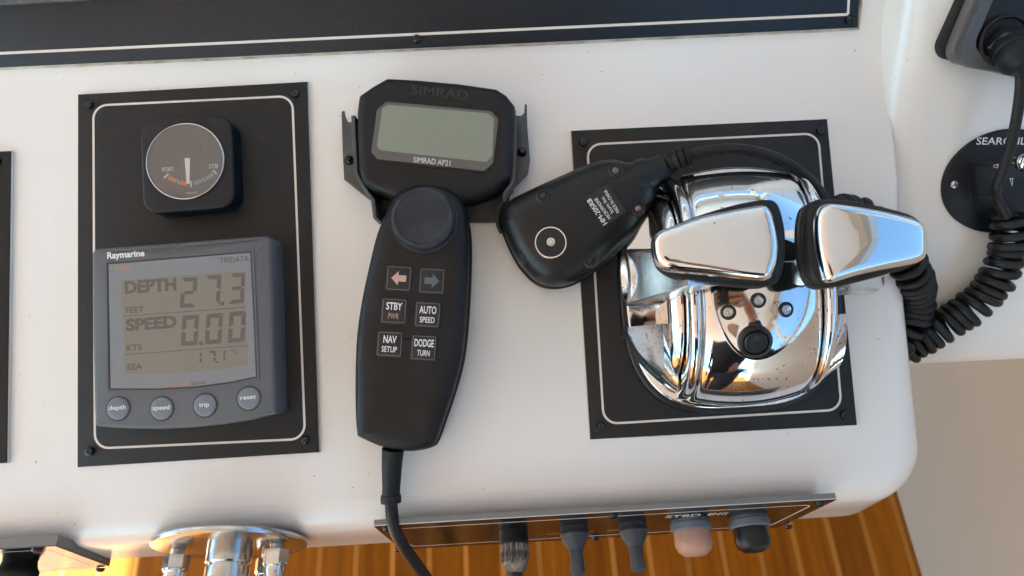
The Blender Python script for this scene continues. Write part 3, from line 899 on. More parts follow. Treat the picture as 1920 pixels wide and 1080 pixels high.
for s in (-1, 1):
    a, b = sorted((s * 31.6, s * 37.2))
    th.part('rim_band', drumshell(a, b, lambda u: 68 * sqrt(1 - (u / 95.) ** 2), lambda u: 57.5, 8, 90, 2.2), 'chrome', smooth=45)
    a, b = sorted((s * 37.8, s * 44.5))
    th.part('flank_band', drumshell(a, b, lambda u: 60 * sqrt(1 - (u / 95.) ** 2), lambda u: 47 - (abs(u) - 38) * .8, 8, 90, 2.5), 'chrome', smooth=45)
    # front wing with a ridge and flat top end
    rs = []
    nV = 22
    for i in range(13):
        u = 38.2 + (62 - 38.2) * i / 12
        Lw = 64 * sqrt(max(.02, 1 - ((u - 10) / 56.) ** 2.4))
        hw = (25 + 12 * i / 5.) if i <= 5 else (37 - 26 * (i - 5) / 7.)
        row = []
        for k in range(nV + 1):
            q = k / nV
            v = -21 - max(1., (Lw - 21)) * sin(q * pi / 2)
            ww = hw * (1 - .5 * q ** 2) - (3.0 * sin(min(1, q * 1.3) * pi) * sin((i - 6) / 6. * pi) if 6 < i < 12 else 0)
            row.append(Vector((uc + s * u, vc + v, 5 + ww)))
        # rounded front edge and wall
        e = row[-1]
        row.append(Vector((e.x, e.y - 1.0, e.z - .8))); row.append(Vector((e.x, e.y - 1.5, e.z - 2.4))); row.append(Vector((e.x, e.y - 1.8, 4.5)))
        rs.append(row)
    n = len(rs[0]); V = [p for r in rs for p in r]
    F = [(j * n + i, j * n + i + 1, (j + 1) * n + i + 1, (j + 1) * n + i) for j in range(12) for i in range(n - 1)]
    o = len(V)
    V += [Vector((p.x, p.y, 4.4)) for p in rs[0]] + [Vector((p.x + s * 1.2, p.y, 4.4)) for p in rs[-1]] + [Vector((r[0].x, r[0].y, 4.4)) for r in rs]
    for i in range(n - 1):
        F.append((i, i + 1, o + i + 1, o + i)); F.append((12 * n + i, 12 * n + i + 1, o + n + i + 1, o + n + i))
    for j in range(12): F.append((j * n, (j + 1) * n, o + 2 * n + j + 1, o + 2 * n + j))
    th.part('wing', (V, F), 'chrome_wing', smooth=22)
    # hub, arm and handle make one lever
    hub = th.part('lever_hub', lathe([(11, 0), (14, 1.2), (15, 3), (15.5, 18), (14.6, 20.4), (12.5, 21.4), (11.6, 21), (10.5, 18.6), (.1, 18.2)], (uc + s * 45, vc + 4, 40), (s, 0, 0), 40), 'chrome_pitted', smooth=40)
    secs = []
    for k in range(9):
        q = k / 8
        e = q * q * (3 - 2 * q)
        cu = uc + s * (56 - 18 * e); hu = 9.2 - 1.0 * e; hv = 13.5 - 5.5 * e; cw = 42 + 48 * q; cv = vc + 4 - 2 * e
        sl = -10 * (1 - q)
        rr_ = rounded([(cu - hu, cv - hv), (cu + hu, cv - hv), (cu + hu, cv + hv), (cu - hu, cv + hv)], 1.3, 2)
        secs.append([Vector((p[0], p[1], cw + s * (p[0] - cu) * .35)) for p in rr_])
    th.part('lever_arm', rings(secs), 'chrome_pitted', hub, smooth=24)

HW = 103
hl_face = [(1228, 455), (1231, 440), (1243, 429), (1270, 419), (1320, 402), (1380, 390), (1428, 382), (1444, 386), (1454, 402), (1461, 430), (1465, 460), (1462, 490), (1454, 512), (1446, 522), (1420, 524), (1330, 514), (1262, 506), (1240, 494), (1231, 478)]
hl_back = [(1232, 450), (1245, 432), (1300, 408), (1380, 384), (1436, 375), (1456, 383), (1466, 410), (1471, 445), (1470, 485), (1462, 518), (1448, 534), (1420, 538), (1340, 530), (1280, 522), (1245, 505), (1232, 480)]
hr_face = [(1535, 415), (1538, 395), (1548, 382), (1566, 379), (1610, 384), (1665, 392), (1722, 404), (1745, 415), (1752, 430), (1753, 458), (1751, 476), (1742, 486), (1722, 493), (1663, 504), (1610, 516), (1572, 527), (1556, 526), (1549, 512), (1541, 480), (1536, 445)]
hr_back = [(1506, 425), (1510, 396), (1519, 381), (1540, 374), (1600, 378), (1680, 393), (1720, 405), (1737, 425), (1738, 460), (1733, 486), (1690, 506), (1620, 526), (1560, 539), (1535, 537), (1520, 522), (1511, 495), (1506, 460)]
hubs = [o for o in th.root.children if o.name.startswith('lever_hub')]
cen = (P(1495, 455, HW))
for fc, bk, hub, s in ((hl_face, hl_back, hubs[0], -1), (hr_face, hr_back, hubs[1], 1)):
    f2 = [(p.x, p.y) for p in catmull(PP(fc, HW), 4)]
    b2 = [(p.x, p.y) for p in catmull(PP(bk, HW - 10), 4)]
    tilt = lambda u, v, s=s: -max(0, s * (u - cen.x) - 22) ** 2 * (.0022 if s > 0 else .0004) 
    fc_o = th.part('handle', pillow(f2, HW - 9, [(-.15, HW - 6), (0, HW - 4.2), (.35, HW - 2.6), (1.0, HW - 1.4), (1.9, HW - .6), (3.2, HW - .15), (4.6, HW)], .45, fn=tilt, scales=(.93, .85, .72, .58, .42, .25, .08)), 'chrome_clean', hub, smooth=60)
    th.part('handle_grip', pillow(b2, HW - 20, [(1.0, HW - 19), (.0, HW - 17), (0, HW - 14), (.8, HW - 13.4), (.8, HW - 12.6), (0, HW - 12), (0, HW - 9.5), (.8, HW - 8), (2.4, HW - 7)], 0, fn=tilt), 'rubber', hub, smooth=40)

# pad, lamps and button on the front of the drum
def drum_at(px, py):
    best = None; u0, u1, v0, v1 = -31, 31, -66, 20
    for it in range(5):
        best = None
        for i in range(21):
            for j in range(21):
                u = u0 + (u1 - u0) * i / 20; v = v0 + (v1 - v0) * j / 20
                x, y = proj((uc + u, vc + v, drum(u, v)))
                e = (x - px) ** 2 + (y - py) ** 2
                if best is None or e < best[0]: best = (e, u, v)
        du = (u1 - u0) / 10; dv = (v1 - v0) / 10
        u0, u1, v0, v1 = best[1] - du, best[1] + du, best[2] - dv, best[2] + dv
    return best[1], best[2]
def drum_n(u, v):
    e = .3
    return Vector((-(drum(u + e, v) - drum(u - e, v)) / (2 * e), -(drum(u, v + e) - drum(u, v - e)) / (2 * e), 1)).normalized()
pad_px = [(1332, 545), (1338, 580), (1350, 615), (1366, 645), (1386, 664), (1412, 673), (1440, 668), (1466, 652), (1490, 625), (1508, 590), (1516, 550)]
pb = [drum_at(x, y) for x, y in pad_px]
pb = [tuple(p) for p in catmull([(a, b, 0) for a, b in pb], 5, False)]
topv = 6.
loop = [(p[0], p[1]) for p in pb] + [(pb[-1][0] + (pb[0][0] - pb[-1][0]) * k / 10, topv) for k in range(0, 11)]
lcx = sum(p[0] for p in loop) / len(loop); lcy = sum(p[1] for p in loop) / len(loop)
rs = []
for s, off in ((1.03, -.3), (1.0, -.3), (1.0, 1.2), (.985, 1.9), (.96, 1.75), (.9, 1.5), (.75, 1.45), (.55, 1.45), (.35, 1.45), (.15, 1.45), (.02, 1.45)):
    row = []
    for p in loop:
        u = lcx + (p[0] - lcx) * s; v = lcy + (p[1] - lcy) * s
        n_ = drum_n(u, v)
        row.append(Vector((uc + u, vc + v, drum(u, v))) + n_ * off)
    rs.append(row)
pad = th.part('indicator_pad', rings(rs, False, True), 'chrome', drum_o, smooth=50)
for x, y in ((1365, 585), (1420, 563), (1471, 580)):
    u, v = drum_at(x, y); n_ = drum_n(u, v); c = Vector((uc + u, vc + v, drum(u, v))) + n_ * 1.4
    lp = th.part('indicator_lamp', lathe([(3.9, -.5), (3.9, .3), (3.3, .8), (2.7, .8), (2.5, .3), (.1, .3)], c, n_, 24), 'pad_black')
    th.part('lens', lathe([(2.45, .2), (2.4, .75), (2.0, .85), (1.8, .62), (1.4, .62), (1.25, .9), (.8, .9), (.6, .7), (.1, .95)], c, n_, 24), 'steel', lp)
u, v = drum_at(1414, 638); n_ = drum_n(u, v); c = Vector((uc + u, vc + v, drum(u, v))) + n_ * 1.4
bt = th.part('button_bezel', lathe([(8.6, -1.5), (8.6, .8), (8.0, 1.8), (6.6, 2.2), (6.1, 1.2), (.1, 1.2)], c, n_, 40), 'pad_black')
th.part('push_button', lathe([(5.7, .8), (5.7, 2.6), (5.2, 3.2), (3.2, 3.3), (2.6, 3.0), (.1, 2.9)], c, n_, 32), 'pad_black', bt)

# ------------------------------------------------------------------ microphone and its coiled cord
mc = Thing('microphone', 'black fist microphone lying face down across the throttle panel with coiled cord', 'microphone', P(1085, 415, 3))
mp_px = [(1203, 299), (1180, 304), (1153, 298), (1120, 301), (1080, 316), (1030, 338), (987, 358), (957, 374), (942, 392), (939, 417), (946, 435), (960, 467), (980, 500), (1007, 526), (1036, 535), (1070, 531), (1107, 511), (1147, 478), (1187, 441), (1212, 400), (1234, 356)]
mo = [(p.x, p.y) for p in catmull(PP(mp_px, 24), 4)]
mbody = mc.part('back_shell', pillow(mo, 14, [(0, 16), (-.2, 20), (.3, 24), (1.6, 27.6), (3.8, 30.6), (6.8, 33.0), (10.5, 34.4)], .9), 'plastic_black', smooth=50)
mc.part('front_shell', pillow(offset(ccw(mo), -.5), 5, [(-.2, 9), (-.6, 14.5), (.2, 15.5)], 0), 'plastic_black', smooth=40)
for k in range(3):
    q = PP([(944 + k * 3, 378 + k * 0), (936 + k * 4, 395), (934 + k * 4, 420), (941 + k * 4, 437)], 22 - k * 3)
    mc.part('grip_rib', tube(catmull(q, 5, False), 1.3, 8), 'rubber')
MT = 35.0
c = P(1032, 456, 34)
st = mc.part('stud_plate', lathe([(8.9, 33), (8.9, 36.2), (8.5, 36.8), (7.9, 36.8), (7.6, 36.0), (.1, 36.0)], (c.x, c.y, 0), n=44), 'chrome_clean')
mc.part('stud_face', lathe([(7.7, 35.9), (7.7, 36.25), (.1, 36.25)], (c.x, c.y, 0), n=44), 'pad_black', st)
mc.part('stud', lathe([(2.6, 36), (2.7, 37.2), (2.3, 38.2), (1.4, 38.4), (1.2, 37.9), (.1, 37.8)], (c.x, c.y, 0), n=24), 'steel', st)
for x, y, m in ((1152, 323, 'bezel_bronze'), (1018, 370, 'screw_black'), (1195, 393, 'bezel_bronze'), (982, 481, 'screw_black'), (1108, 490, 'screw_black')):
    c = P(x, y, 31)
    d = min((Vector(p) - Vector((c.x, c.y))).length for p in mo)
    wz = 34.6 + .3 - max(0, 10.5 - d) ** 2 * .085
    sw = mc.part('screw_well', lathe([(3.9, wz - 4), (3.9, wz + .1), (3.4, wz + .5), (2.8, wz + .3), (2.6, wz - .3), (.1, wz - .3)], (c.x, c.y, 0), n=24), 'pad_black')
    s_ = mc.part('screw', lathe([(1.7, wz - .4), (1.7, wz + .2), (1.2, wz + .45), (.1, wz + .5)], (c.x, c.y, 0), n=16), m, sw)
lab = [P(x, y, MT) for x, y in ((1093, 372), (1138, 345), (1174, 397), (1128, 428))]
lw = 35.75
lb = mc.part('label_plate', prism(rounded(lab, .8, 2), 34, lw + .25), 'board_switch', smooth=0)
mc.part('label_groove', ringprism(offset(rounded(lab, .8, 2), -.35), rounded(lab, .8, 2), 34, lw + .05), 'recess_shade', lb, smooth=0)
for st_, a, b, h, bo in (('HM-205RB', (1139, 418), (1107, 371), 9, .02), ('MICROPHONE', (1146, 408), (1119, 370), 6.5, .0), ('Icom Inc.', (1151, 397), (1131, 367), 7, .0), ('MADE IN CHINA', (1162, 397), (1137, 355), 6.5, .0)):
    mc.textpx(st_, a, b, h, lw + .3, 'print_white', lb, bo)
# neck and strain relief
nk0 = P(1218, 327, 24); nk1 = P(1245, 313, 25)
dn = (nk1 - nk0).normalized()
mc.part('neck', lathe([(10.5, -7), (10.2, 0), (8.2, 3), (7.6, 9), (6.6, 10)], nk0, dn, 24), 'plastic_black')
rl = catmull([nk1, P(1262, 302, 27), P(1278, 296, 29), P(1294, 291, 30)], 5, False)
mc.part('strain_relief', tube(rl, [4.1] * len(rl), 16), 'rubber')
for k in range(5):
    i = 1 + k * 3
    p = rl[min(i, len(rl) - 1)]; d = (rl[min(i + 1, len(rl) - 1)] - rl[i - 1]).normalized()
    mc.part('relief_rib', lathe([(4.0, -1.6), (5.6, -1.4), (5.8, 0), (5.5, 1.3), (4.0, 1.5)], p, d, 18), 'rubber')
cordpts = [rl[-2], P(1330, 283, 33), P(1380, 280, 35), P(1425, 287, 36), P(1468, 303, 36), P(1505, 327, 35), P(1535, 358, 33), P(1552, 392, 29), P(1558, 420, 24)]
mc.part('cord', tube(catmull(cordpts, 8, False), 3.1, 14), 'cord_rubber')
def coil(path, R, r, turns, n=9, per=22, ph=0.):
    pts = catmull(path, 14, False)
    Ls = [0.]
    for i in range(1, len(pts)): Ls.append(Ls[-1] + (pts[i] - pts[i - 1]).length)
    tot = Ls[-1]; N = int(turns * per); out = []
    x = None; j = 0
    for k in range(N + 1):
        s = tot * min(1, max(0, k / N + .0035 * sin(k * .071) + .002 * sin(k * .19)))
        if s >= tot: s = tot - 1e-4
        while j < len(pts) - 2 and Ls[j + 1] < s: j += 1
        f = (s - Ls[j]) / max(1e-6, Ls[j + 1] - Ls[j])
        p = pts[j].lerp(pts[j + 1], f); t_ = (pts[j + 1] - pts[j]).normalized()
        x = t_.orthogonal().normalized() if x is None else (x - t_ * x.dot(t_)).normalized()
        y = t_.cross(x); a = 2 * pi * k / per + ph
        rr = R(k / N) if callable(R) else R
        out.append(p + (x * cos(a) + y * sin(a)) * rr)
    return out
def podw(px, py, h):
    """a point h mm above the side console at that pixel, in the dash frame"""
    p = P(px, py, h, POD)
    return Pd @ (p * .001) * 1000
path = [P(1556, 400, 20), P(1590, 392, 14), P(1625, 405, 12), P(1655, 435, 11), P(1685, 470, 9), P(1708, 508, 3), podw(1718, 560, 15), podw(1704, 610, 14), podw(1680, 645, 14), podw(1682, 662, 12),
        podw(1706, 648, 12),
        podw(1740, 628, 12), podw(1790, 598, 13), podw(1840, 560, 14), podw(1876, 510, 15), podw(1892, 455, 15), podw(1896, 402, 15)]
cl = coil(path, lambda q: (6.2 + (2.5 - 1.3 * max(0, q - .45)) * min(1, max(0, (q - .08) / .2))) * (1 + .035 * sin(q * 61) + .03 * sin(q * 143 + 1)), 2.6, 42)
end = cl[-1]
tail = catmull([cl[-2], end, podw(1868, 372, 22), podw(1868, 350, 26), podw(1880, 322, 28), podw(1896, 270, 28), podw(1908, 210, 26), podw(1914, 160, 24), podw(1912, 130, 24), podw(1903, 112, 25)], 8, False)
mc.part('coiled_cord', tube(cl, 2.75, 9), 'cord_rubber', smooth=60)
mc.part('cord_tail', tube(tail[8:], 2.9, 12), 'cord_rubber', smooth=60)

# ------------------------------------------------------------------ radio and searchlight control on the side console
rd = Thing('marine_radio', 'grey framed radio corner with black rubber gasket and plugged connector', 'radio', P(1900, 60, 0, POD), POD)
def rpoly(px, w): return rounded(PP(px, w, POD), [4, 7, 4, 4], 8)
rd.part('gasket', prism(rounded(PP([(1826, -60), (1752, 104), (2150, 190), (2150, -60)], 6, POD), 8, 8), 0, 7, 2, 3), 'rubber')
rd.part('case', prism(rounded(PP([(1848, -60), (1776, 112), (2150, 196), (2150, -60)], 15, POD), 9, 8), 6.5, 15, 1, 3), 'radio_body')
frm = rounded(PP([(1868, -60), (1790, 120), (2150, 186), (2150, -60)], 20, POD), 9, 8)
inn = rounded(PP([(1888, -60), (1819, 100), (2120, 150), (2120, -60)], 20, POD), 8, 8)
n_ = min(len(frm), len(inn))
rd.part('front_frame', ringprism(frm, inn, 14.5, 20), 'radio_grey', smooth=30)
rd.part('front_face', prism(offset(ccw(inn), -.4), 14.6, 17), 'housing_navy', smooth=30)
c0 = P(1880, 78, 17, POD); c1 = P(1903, 108, 30, POD); dx = (c1 - c0).normalized()
pg = rd.part('socket', lathe([(14, -1), (14, 2), (12.6, 2.6), (11.8, 1.0), (.1, 1)], c0 + Vector((0, 0, 1)), (0, 0, 1), 36), 'rubber')
cp = mc  # the plug belongs to the microphone cord
def d2(p): return Pd @ (Vector(p) * .001) * 1000
A = d2(c0); B = d2(c1); ax = (B - A).normalized()
mc.part('plug_nut', lathe([(10.6, 0), (10.6, 6), (9.6, 7)], A, ax, 6), 'pad_black', smooth=20)
pl_ = mc.part('plug', lathe([(9.2, 6), (9.6, 8), (9.6, 12), (9.0, 12.6), (9.2, 14), (9.0, 19), (7.2, 22), (5, 24), (3.6, 26), (3.4, 31)], A, ax, 30), 'rubber', smooth=30)

sl = Thing('searchlight_control', 'round black searchlight control plate with rocker switch and chrome joystick', 'control panel', P(1880, 341, 0, POD), POD)
sc_ = P(1884, 341, 2, POD)
ex = (P(1768, 341, 2, POD) - sc_).length; ey = (P(1884, 243, 2, POD) - sc_).length
el = [(sc_.x + ex * cos(2 * pi * k / 72), sc_.y + ey * sin(2 * pi * k / 72)) for k in range(72)]
pla = sl.part('plate', prism(el, 0, 2.5, .8, 3), 'housing_navy')
screw(sl, P(1790, 346, 2.4, POD), 2.6, material='steel', ang=.3, h=1.2)
rk = PP([(1829, 311), (1857, 309), (1860, 367), (1834, 369)], 10, POD)
sl.part('rocker_switch', prism(rounded(rk, .6, 2), 2.3, 11, .5, 2), 'board_black')
rp = PP([(1814, 306), (1862, 304), (1866, 374), (1818, 376)], 3, POD)
sl.part('rocker_surround', prism(rounded(rp, 1, 3), 2.3, 3.2, .2, 2), 'pad_black')
sl.textpx('SEARCHLIGHT', (1830, 271), (1975, 271), 13, 2.6, 'print_white', pla, .01)
def tri(pts, k=.55):
    o_ = ccw(PP(pts, 2.6, POD)); cx = sum(p[0] for p in o_) / 3; cy = sum(p[1] for p in o_) / 3
    i_ = [(cx + (p[0] - cx) * k, cy + (p[1] - cy) * k) for p in o_]
    sl.part('arrow_mark', ringprism(o_, i_, 2.45, 2.62), 'print_white', pla, smooth=0)
tri([(1855, 312), (1872, 307), (1873, 316)]); tri([(1890, 275), (1887, 290), (1900, 290)]); tri([(1893, 334), (1900, 334), (1898, 350)])
sl.part('joystick_well', prism(rounded(PP([(1873, 296), (1950, 290), (1956, 330), (1880, 334)], 2.6, POD), 1, 3), 2.45, 2.9), 'pad_black')
jb = P(1916, 308, 3, POD)
js = sl.part('joystick', lathe([(3.2, 2.5), (3.2, 12), (4.4, 13), (5.4, 15), (5.4, 17), (4.2, 19), (2, 20), (.1, 20.2)], (P(1917, 305, 15, POD).x + 1, P(1917, 305, 15, POD).y, 0), n=28), 'chrome_clean')

# ------------------------------------------------------------------ front face: steering hub, switch panels
hubc = P(432, 1027, 5, FACE)
hb = Thing('steering_hub', 'polished steel steering wheel flange with shaft and acorn nuts under the console edge', 'steering hub', (hubc.x, hubc.y, 0), FACE)
hb.part('flange', lathe([(40.5, .3), (42.6, 1.4), (43, 2.8), (42.6, 4.2), (40.5, 5), (20, 5), (11, 5)], (hubc.x, hubc.y, 0), n=72), 'steel', smooth=35)
sh = hb.part('shaft', lathe([(12.6, 3), (12.6, 13), (11.8, 14), (10.8, 14), (10.8, 15.5), (12.2, 15.7), (12.2, 110), (12, 112), (.1, 112)], (hubc.x, hubc.y, 0), n=48), 'steel', smooth=35)
for k, dg_ in enumerate((8, 172, 240, 300)):
    a = radians(dg_)
    cx, cy = hubc.x + 28.5 * cos(a), hubc.y + 28.5 * sin(a)
    nt_o = hb.part('acorn_nut', lathe([(6.2, 9), (6.2, 17), (5.8, 17.4), (5.8, 20), (5.0, 23.4), (3.0, 26), (.1, 27)], (cx, cy, 0), n=6 if False else 24, ph=k), 'steel', smooth=30)
    hb.part('hex', lathe([(7.2, 8.5), (7.2, 15.5), (6.4, 16.6)], (cx, cy, 0), n=6, ph=k * .7), 'steel', nt_o, smooth=15)
    hb.part('stud_thread', merge(*[lathe([(3.4, 4.8 + j * 1.), (4.0, 5.3 + j * 1.), (3.4, 5.8 + j * 1.)], (cx, cy, 0), n=16) for j in range(4)]), 'steel', nt_o)

def F(px, py, w=0.): return P(px, py, w, FACE)
tl, tr = F(702, 989, FB), F(1571, 936, FB)
htop = (tl.y + tr.y) / 2
sw = Thing('switch_panel', 'long dark glossy switch panel with toggles and buttons under the front edge', 'switch panel', ((tl.x + tr.x) / 2, htop - sw_h / 2, 0), FACE)
bp_ = [(tl.x, htop), (tr.x, htop), (tr.x - 9, htop - sw_h), (tl.x + 4, htop - sw_h)]
sw.part('backing', prism(bp_, 0, FB - .9), 'alu_edge', smooth=0)
sw.part('edge_layer', prism(offset(ccw(bp_), -.15), FB - .9, FB - .4), 'board_core', smooth=0)
fb = sw.part('board', prism(bp_, FB - .4, FB, .15, 1), 'board_switch', smooth=20)
so = rounded([(tl.x + 8, htop - 9), (tr.x - 10, htop - 9), (tr.x - 17, htop - sw_h + 9), (tl.x + 12, htop - sw_h + 9)], 5, 5)
sw.part('pinstripe', ringprism(offset(so, -.5), offset(so, .5), FB - .1, FB + .06), 'stripe', fb, smooth=0)
def vat(x, drop):  # mount point: pixel column x, drop mm below the panel's upper edge
    v = htop - drop
    lo, hi = 700., 1300.
    for _ in range(40):
        m = (lo + hi) / 2
        if F(x, m, FB).y > v: lo = m
        else: hi = m
    return F(x, lo, FB).x, v
for x, drop in ((727, 5), (1150, 5), (1537, 5), (747, sw_h - 5), (1117, sw_h - 5), (1478, sw_h - 5)):
    screw(sw, vat(x, drop) + (FB,), 2.6)
for x, drop in ((1076, 34), (1186, 34)):
    cx, cy = vat(x, drop)
    b_ = sw.part('toggle_boot', lathe([(8.2, FB - .2), (8.2, FB + 2.4), (8.6, FB + 3), (8.6, FB + 4.4), (8.0, FB + 5), (7.6, FB + 7), (5.4, FB + 11), (4.6, FB + 12.5)], (cx, cy, 0), n=28), 'boot_grey')
    sw.part('toggle_lever', lathe([(4.3, FB + 10), (3.9, FB + 17), (4.3, FB + 23), (4.1, FB + 25.4), (2.6, FB + 27), (.1, FB + 27.4)], (cx, cy, 0), n=24), 'boot_grey', b_)
for x, m, big in ((1293, 'salmon', 12.2), (1402, 'plastic_black', 11.6)):
    cx, cy = vat(x, 34)
    r_ = sw.part('button_ring', lathe([(11.0, FB - .2), (11.2, FB + 1.6), (11.9, FB + 2), (11.9, FB + 5.6), (11.2, FB + 6.4), (9.5, FB + 6.4)], (cx, cy, 0), n=40), 'ring_grey')
    sw.part('push_button', lathe([(big - 1.8, FB + 5), (big - 1.6, FB + 10), (big - 1.4, FB + 13.5), (big - 2.6, FB + 17), (big - 5.6, FB + 19.4), (.1, FB + 20.2)], (cx, cy, 0), n=40), m, r_)
a = vat(1247, 22); b = vat(1312, 22)
sw.text('STBD', a, b, 6.0, FB + .05, 'print_white', fb, .01)
a = vat(1326, 22); b = vat(1362, 22)
sw.text('ENG', a, b, 6.0, FB + .05, 'print_white', fb, .01)
for x0, x1, s_ in ((1026, 1050, 'HORN'), (1103, 1111, 'ON'), (1139, 1160, 'LIGHT')):
    sw.text(s_, vat(x0, 52), vat(x1, 52), 4, FB + .05, 'print_tan', fb)
cx, cy = vat(963, 34)
pc = Thing('power_plug', 'worn black ribbed plug and cable in the switch panel below the console edge', 'plug', (cx, cy, FB), FACE)
pc.part('plug_body', lathe([(8.2, FB), (8.4, FB + 7), (7.6, FB + 8)], (cx, cy, 0), n=28), 'rubber')
pc.part('plug_sleeve', merge(*[lathe([(7.4, FB + 7.5), (7.3, FB + 18), (6.2, FB + 21.5), (5, FB + 23)], (cx, cy, 0), n=28)]), 'worn_rubber')
for k in range(14):
    a = 2 * pi * k / 14
    pc.part('rib', tube([(cx + 7.5 * cos(a), cy + 7.5 * sin(a), FB + 7.8), (cx + 7.4 * cos(a), cy + 7.4 * sin(a), FB + 17.5)], .75, 6), 'worn_rubber')
pc.part('cable', tube(catmull([(cx, cy, FB + 20), (cx - 1, cy - 3, FB + 27), (cx - 6, cy - 12, FB + 38), (cx - 12, cy - 40, FB + 48), (cx - 20, cy - 160, FB + 60), (cx - 22, cy - 420, FB + 90), (cx - 24, cy - 800, FB + 110)], 8, False), 4.2, 14), 'cord_rubber')

# left panel on the front face
FB2 = 4.0
p_ = [F(-160, 1045, FB2), F(104, 1024, FB2), F(205, 1062, FB2), F(215, 1085, FB2)]
ys = p_[1].y
lp_ = [(p_[0].x, ys), (p_[1].x, ys), (p_[2].x, p_[2].y), V2(F(40, 1080, FB2)), V2(F(-160, 1092, FB2))]
l2 = Thing('ignition_panel', 'chamfered glossy panel with black knob in the lower left corner', 'panel', (p_[0].x / 2 + p_[1].x / 2, ys - 40, 0), FACE)
l2.part('backing', prism(lp_, -2, FB2 - .5), 'alu_edge', smooth=0)
lb_ = l2.part('board', prism(lp_, FB2 - .5, FB2, .2, 1), 'board_switch', smooth=20)
so = rounded(offset(ccw(lp_), 8), 2, 4)
l2.part('pinstripe', ringprism(offset(so, -.3), offset(so, .3), FB2 - .1, FB2 + .06), 'stripe', lb_, smooth=0)
q = F(85, 1034, FB2); screw(l2, (q.x, ys - 5, FB2), 2.7)
q = F(176, 1062, FB2); screw(l2, (q.x, p_[2].y + 1 - 6, FB2), 2.7)
q = F(14, 1046, FB2)
l2.part('knob', lathe([(9, FB2), (9.5, FB2 + 3), (11.2, FB2 + 6), (11.2, FB2 + 10), (9.6, FB2 + 13), (8.4, FB2 + 20), (6, FB2 + 24), (.1, FB2 + 25)], (q.x, q.y - 12, 0), n=32), 'rubber')

# ------------------------------------------------------------------ the photographer, seen in the chrome
cx_, cy_, cz_ = CAM_R @ Vector((1, 0, 0)), CAM_R @ Vector((0, 1, 0)), CAM_R @ Vector((0, 0, 1))
def CP(x, y, z): return CAM_C + cx_ * x + cy_ * y + cz_ * z
def skin_obj(name, chains, material, sub=2, parent=None):
    """chains: lists of (point, radius); points closer than 1 mm are shared"""
    pts, rad_, ed = [], [], []
    def vid(p, r_):
        for i, q in enumerate(pts):
            if (q - p).length < .001: return i
        pts.append(Vector(p)); rad_.append(r_); return len(pts) - 1
    for ch in chains:
        ids = [vid(Vector(p), r_) for p, r_ in ch]
        ed += list(zip(ids[:-1], ids[1:]))
    me = bpy.data.meshes.new(name); me.from_pydata([tuple(p) for p in pts], ed, [])
    o = bpy.data.objects.new(name, me); COL.objects.link(o)
    o.modifiers.new('skin', 'SKIN').use_smooth_shade = True
    for i, sv in enumerate(me.skin_vertices[0].data):
        rr = rad_[i]
        sv.radius = rr if isinstance(rr, tuple) else (rr, rr)
        sv.use_root = (i == 0)
    sb = o.modifiers.new('sub', 'SUBSURF'); sb.levels = sub; sb.render_levels = sub
    me.materials.append(MATS[material])
    if parent: o.parent = parent
    return o
per = bpy.data.objects.new('person', None); COL.objects.link(per)
per['label'] = 'person in black jacket bending over the console with a phone'; per['category'] = 'person'
pel, chest, neck = Vector((.04, -1.02, .98)), Vector((.04, -.96, 1.32)), Vector((.03, -.88, 1.50))
hand = CP(.128, 0, .036)
wrist = CP(.165, -.045, .075)
shR, shL = Vector((.21, -.93, 1.43)), Vector((-.14, -.95, 1.43))
elR = Vector((.32, -.68, 1.20)); elL = Vector((-.24, -1.00, 1.15)); wrL = Vector((-.22, -.88, .93))
fing = []
for k in range(4):
    y = .030 - .020 * k; ln = (.060, .068, .064, .050)[k]
    fing.append([(hand, .017), (CP(.126, y, .026), .0095), (CP(.112, y, .0165), .0085), (CP(.112 - ln * .45, y, .0165), .008), (CP(.112 - ln * .8, y + .002, .0175), .0068)])
thumb = [(hand, .017), (CP(.118, .022, .052), .011), (CP(.098, .026, .054), .0092), (CP(.076, .022, .052), .0078)]
fl_ = [[(wrL, .024), (Vector((-.25, -0.840, .86)), (.034, .018)), (Vector((-.27 + .02 * k, -0.810, .79)), .0095), (Vector((-.268 + .018 * k, -0.825, .74)), .008)] for k in range(4)]
legs = [[(pel, .14), (Vector((sx * .1, -1.040, .88)), .10), (Vector((sx * .12, -1.010, .50)), .062), (Vector((sx * .13, -1.060, .09)), .045), (Vector((sx * .15, -0.920, .035)), .035)] for sx in (-1, 1)]
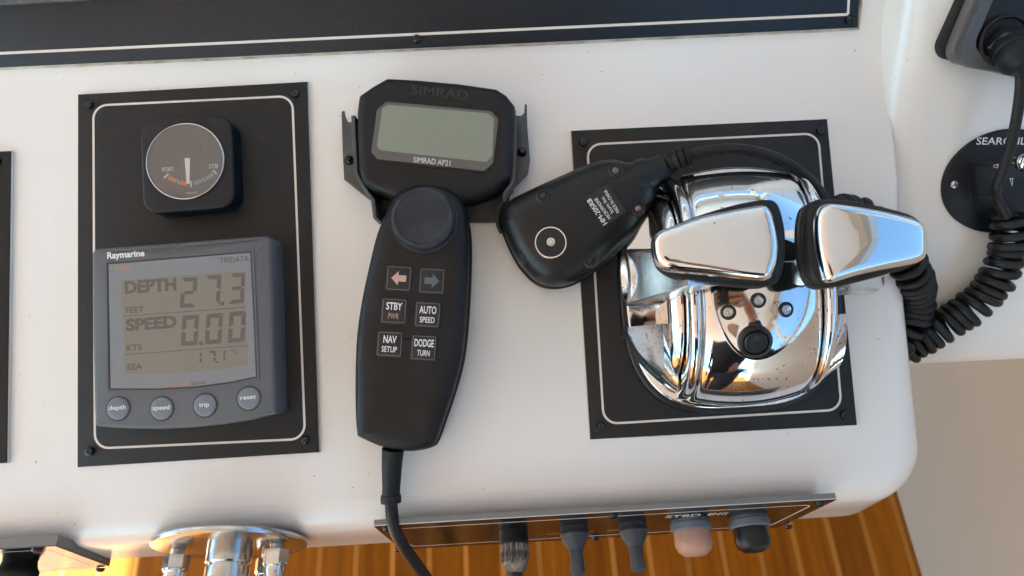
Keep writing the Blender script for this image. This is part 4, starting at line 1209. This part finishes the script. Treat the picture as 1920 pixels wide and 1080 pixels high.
body = skin_obj('body', [[(pel, .14), (chest, (.15, .11)), (neck, .055), (Vector((.01, -0.820, 1.58)), .06), (Vector((.01, -0.785, 1.66)), (.085, .095)), (Vector((.01, -0.795, 1.75)), (.075, .085))],
      [(Vector((.01, -0.820, 1.58)), .06), (Vector((.01, -0.745, 1.585)), .045)],
      [(chest, .15), (shR, .06), (elR, .043), (wrist, .026), (hand, .017)], [(chest, .15), (shL, .06), (elL, .043), (wrL, .024)], thumb] + fing + fl_ + legs, 'skin', 2, per)
skin_obj('jacket', [[(Vector((.02, -1.040, .86)), (.17, .14)), (pel, (.165, .135)), (chest, (.185, .14)), (Vector((.012, -0.910, 1.47)), .085)],
      [(chest, .2), (shR, .088), (elR, .066), (elR.lerp(wrist, .85), .045)], [(chest, .2), (shL, .088), (elL, .066), (elL.lerp(wrL, .9), .045)]], 'cloth_dark', 2, per)
skin_obj('trousers', [[(Vector((.02, -1.020, 1.0)), .15)] + [(p, r_ + .03) for p, r_ in l_[1:4]] for l_ in legs], 'cloth_trousers', 2, per)
skin_obj('hair', [[(Vector((.01, -0.840, 1.64)), .07), (Vector((.01, -0.840, 1.72)), (.092, .095)), (Vector((.01, -0.800, 1.79)), .06)]], 'hair_dark', 2, per)
for sx in (-1, 1):
    skin_obj('shoe', [[(Vector((sx * .13, -1.080, .05)), .05), (Vector((sx * .15, -0.980, .042)), .045), (Vector((sx * .16, -0.880, .035)), .035)]], 'cloth_dark', 2, per)
PH = CAMD @ Matrix.Translation((.038, -.004, .0345))
ph_ = Thing('phone', 'black phone held sideways by the person above the console', 'phone', (0, 0, 0), PH)
pp_ = rounded([(-74, -36), (74, -36), (74, 36), (-74, 36)], 9, 6)
pbod = ph_.part('case', prism(pp_, -4, 4, 1.2, 3), 'phone_black')
ph_.part('screen', prism(offset(ccw(pp_), 2.5), 3.9, 4.15), 'bezel_remote', pbod, smooth=0)
ph_.part('camera_bump', prism(rounded([(-70, -4), (-40, -4), (-40, 32), (-70, 32)], 6, 5), -6, -3.9), 'bezel_remote', pbod)

for o in list(bpy.data.objects):
    if '_c' in o: del o['_c']
SC.render.film_transparent = False
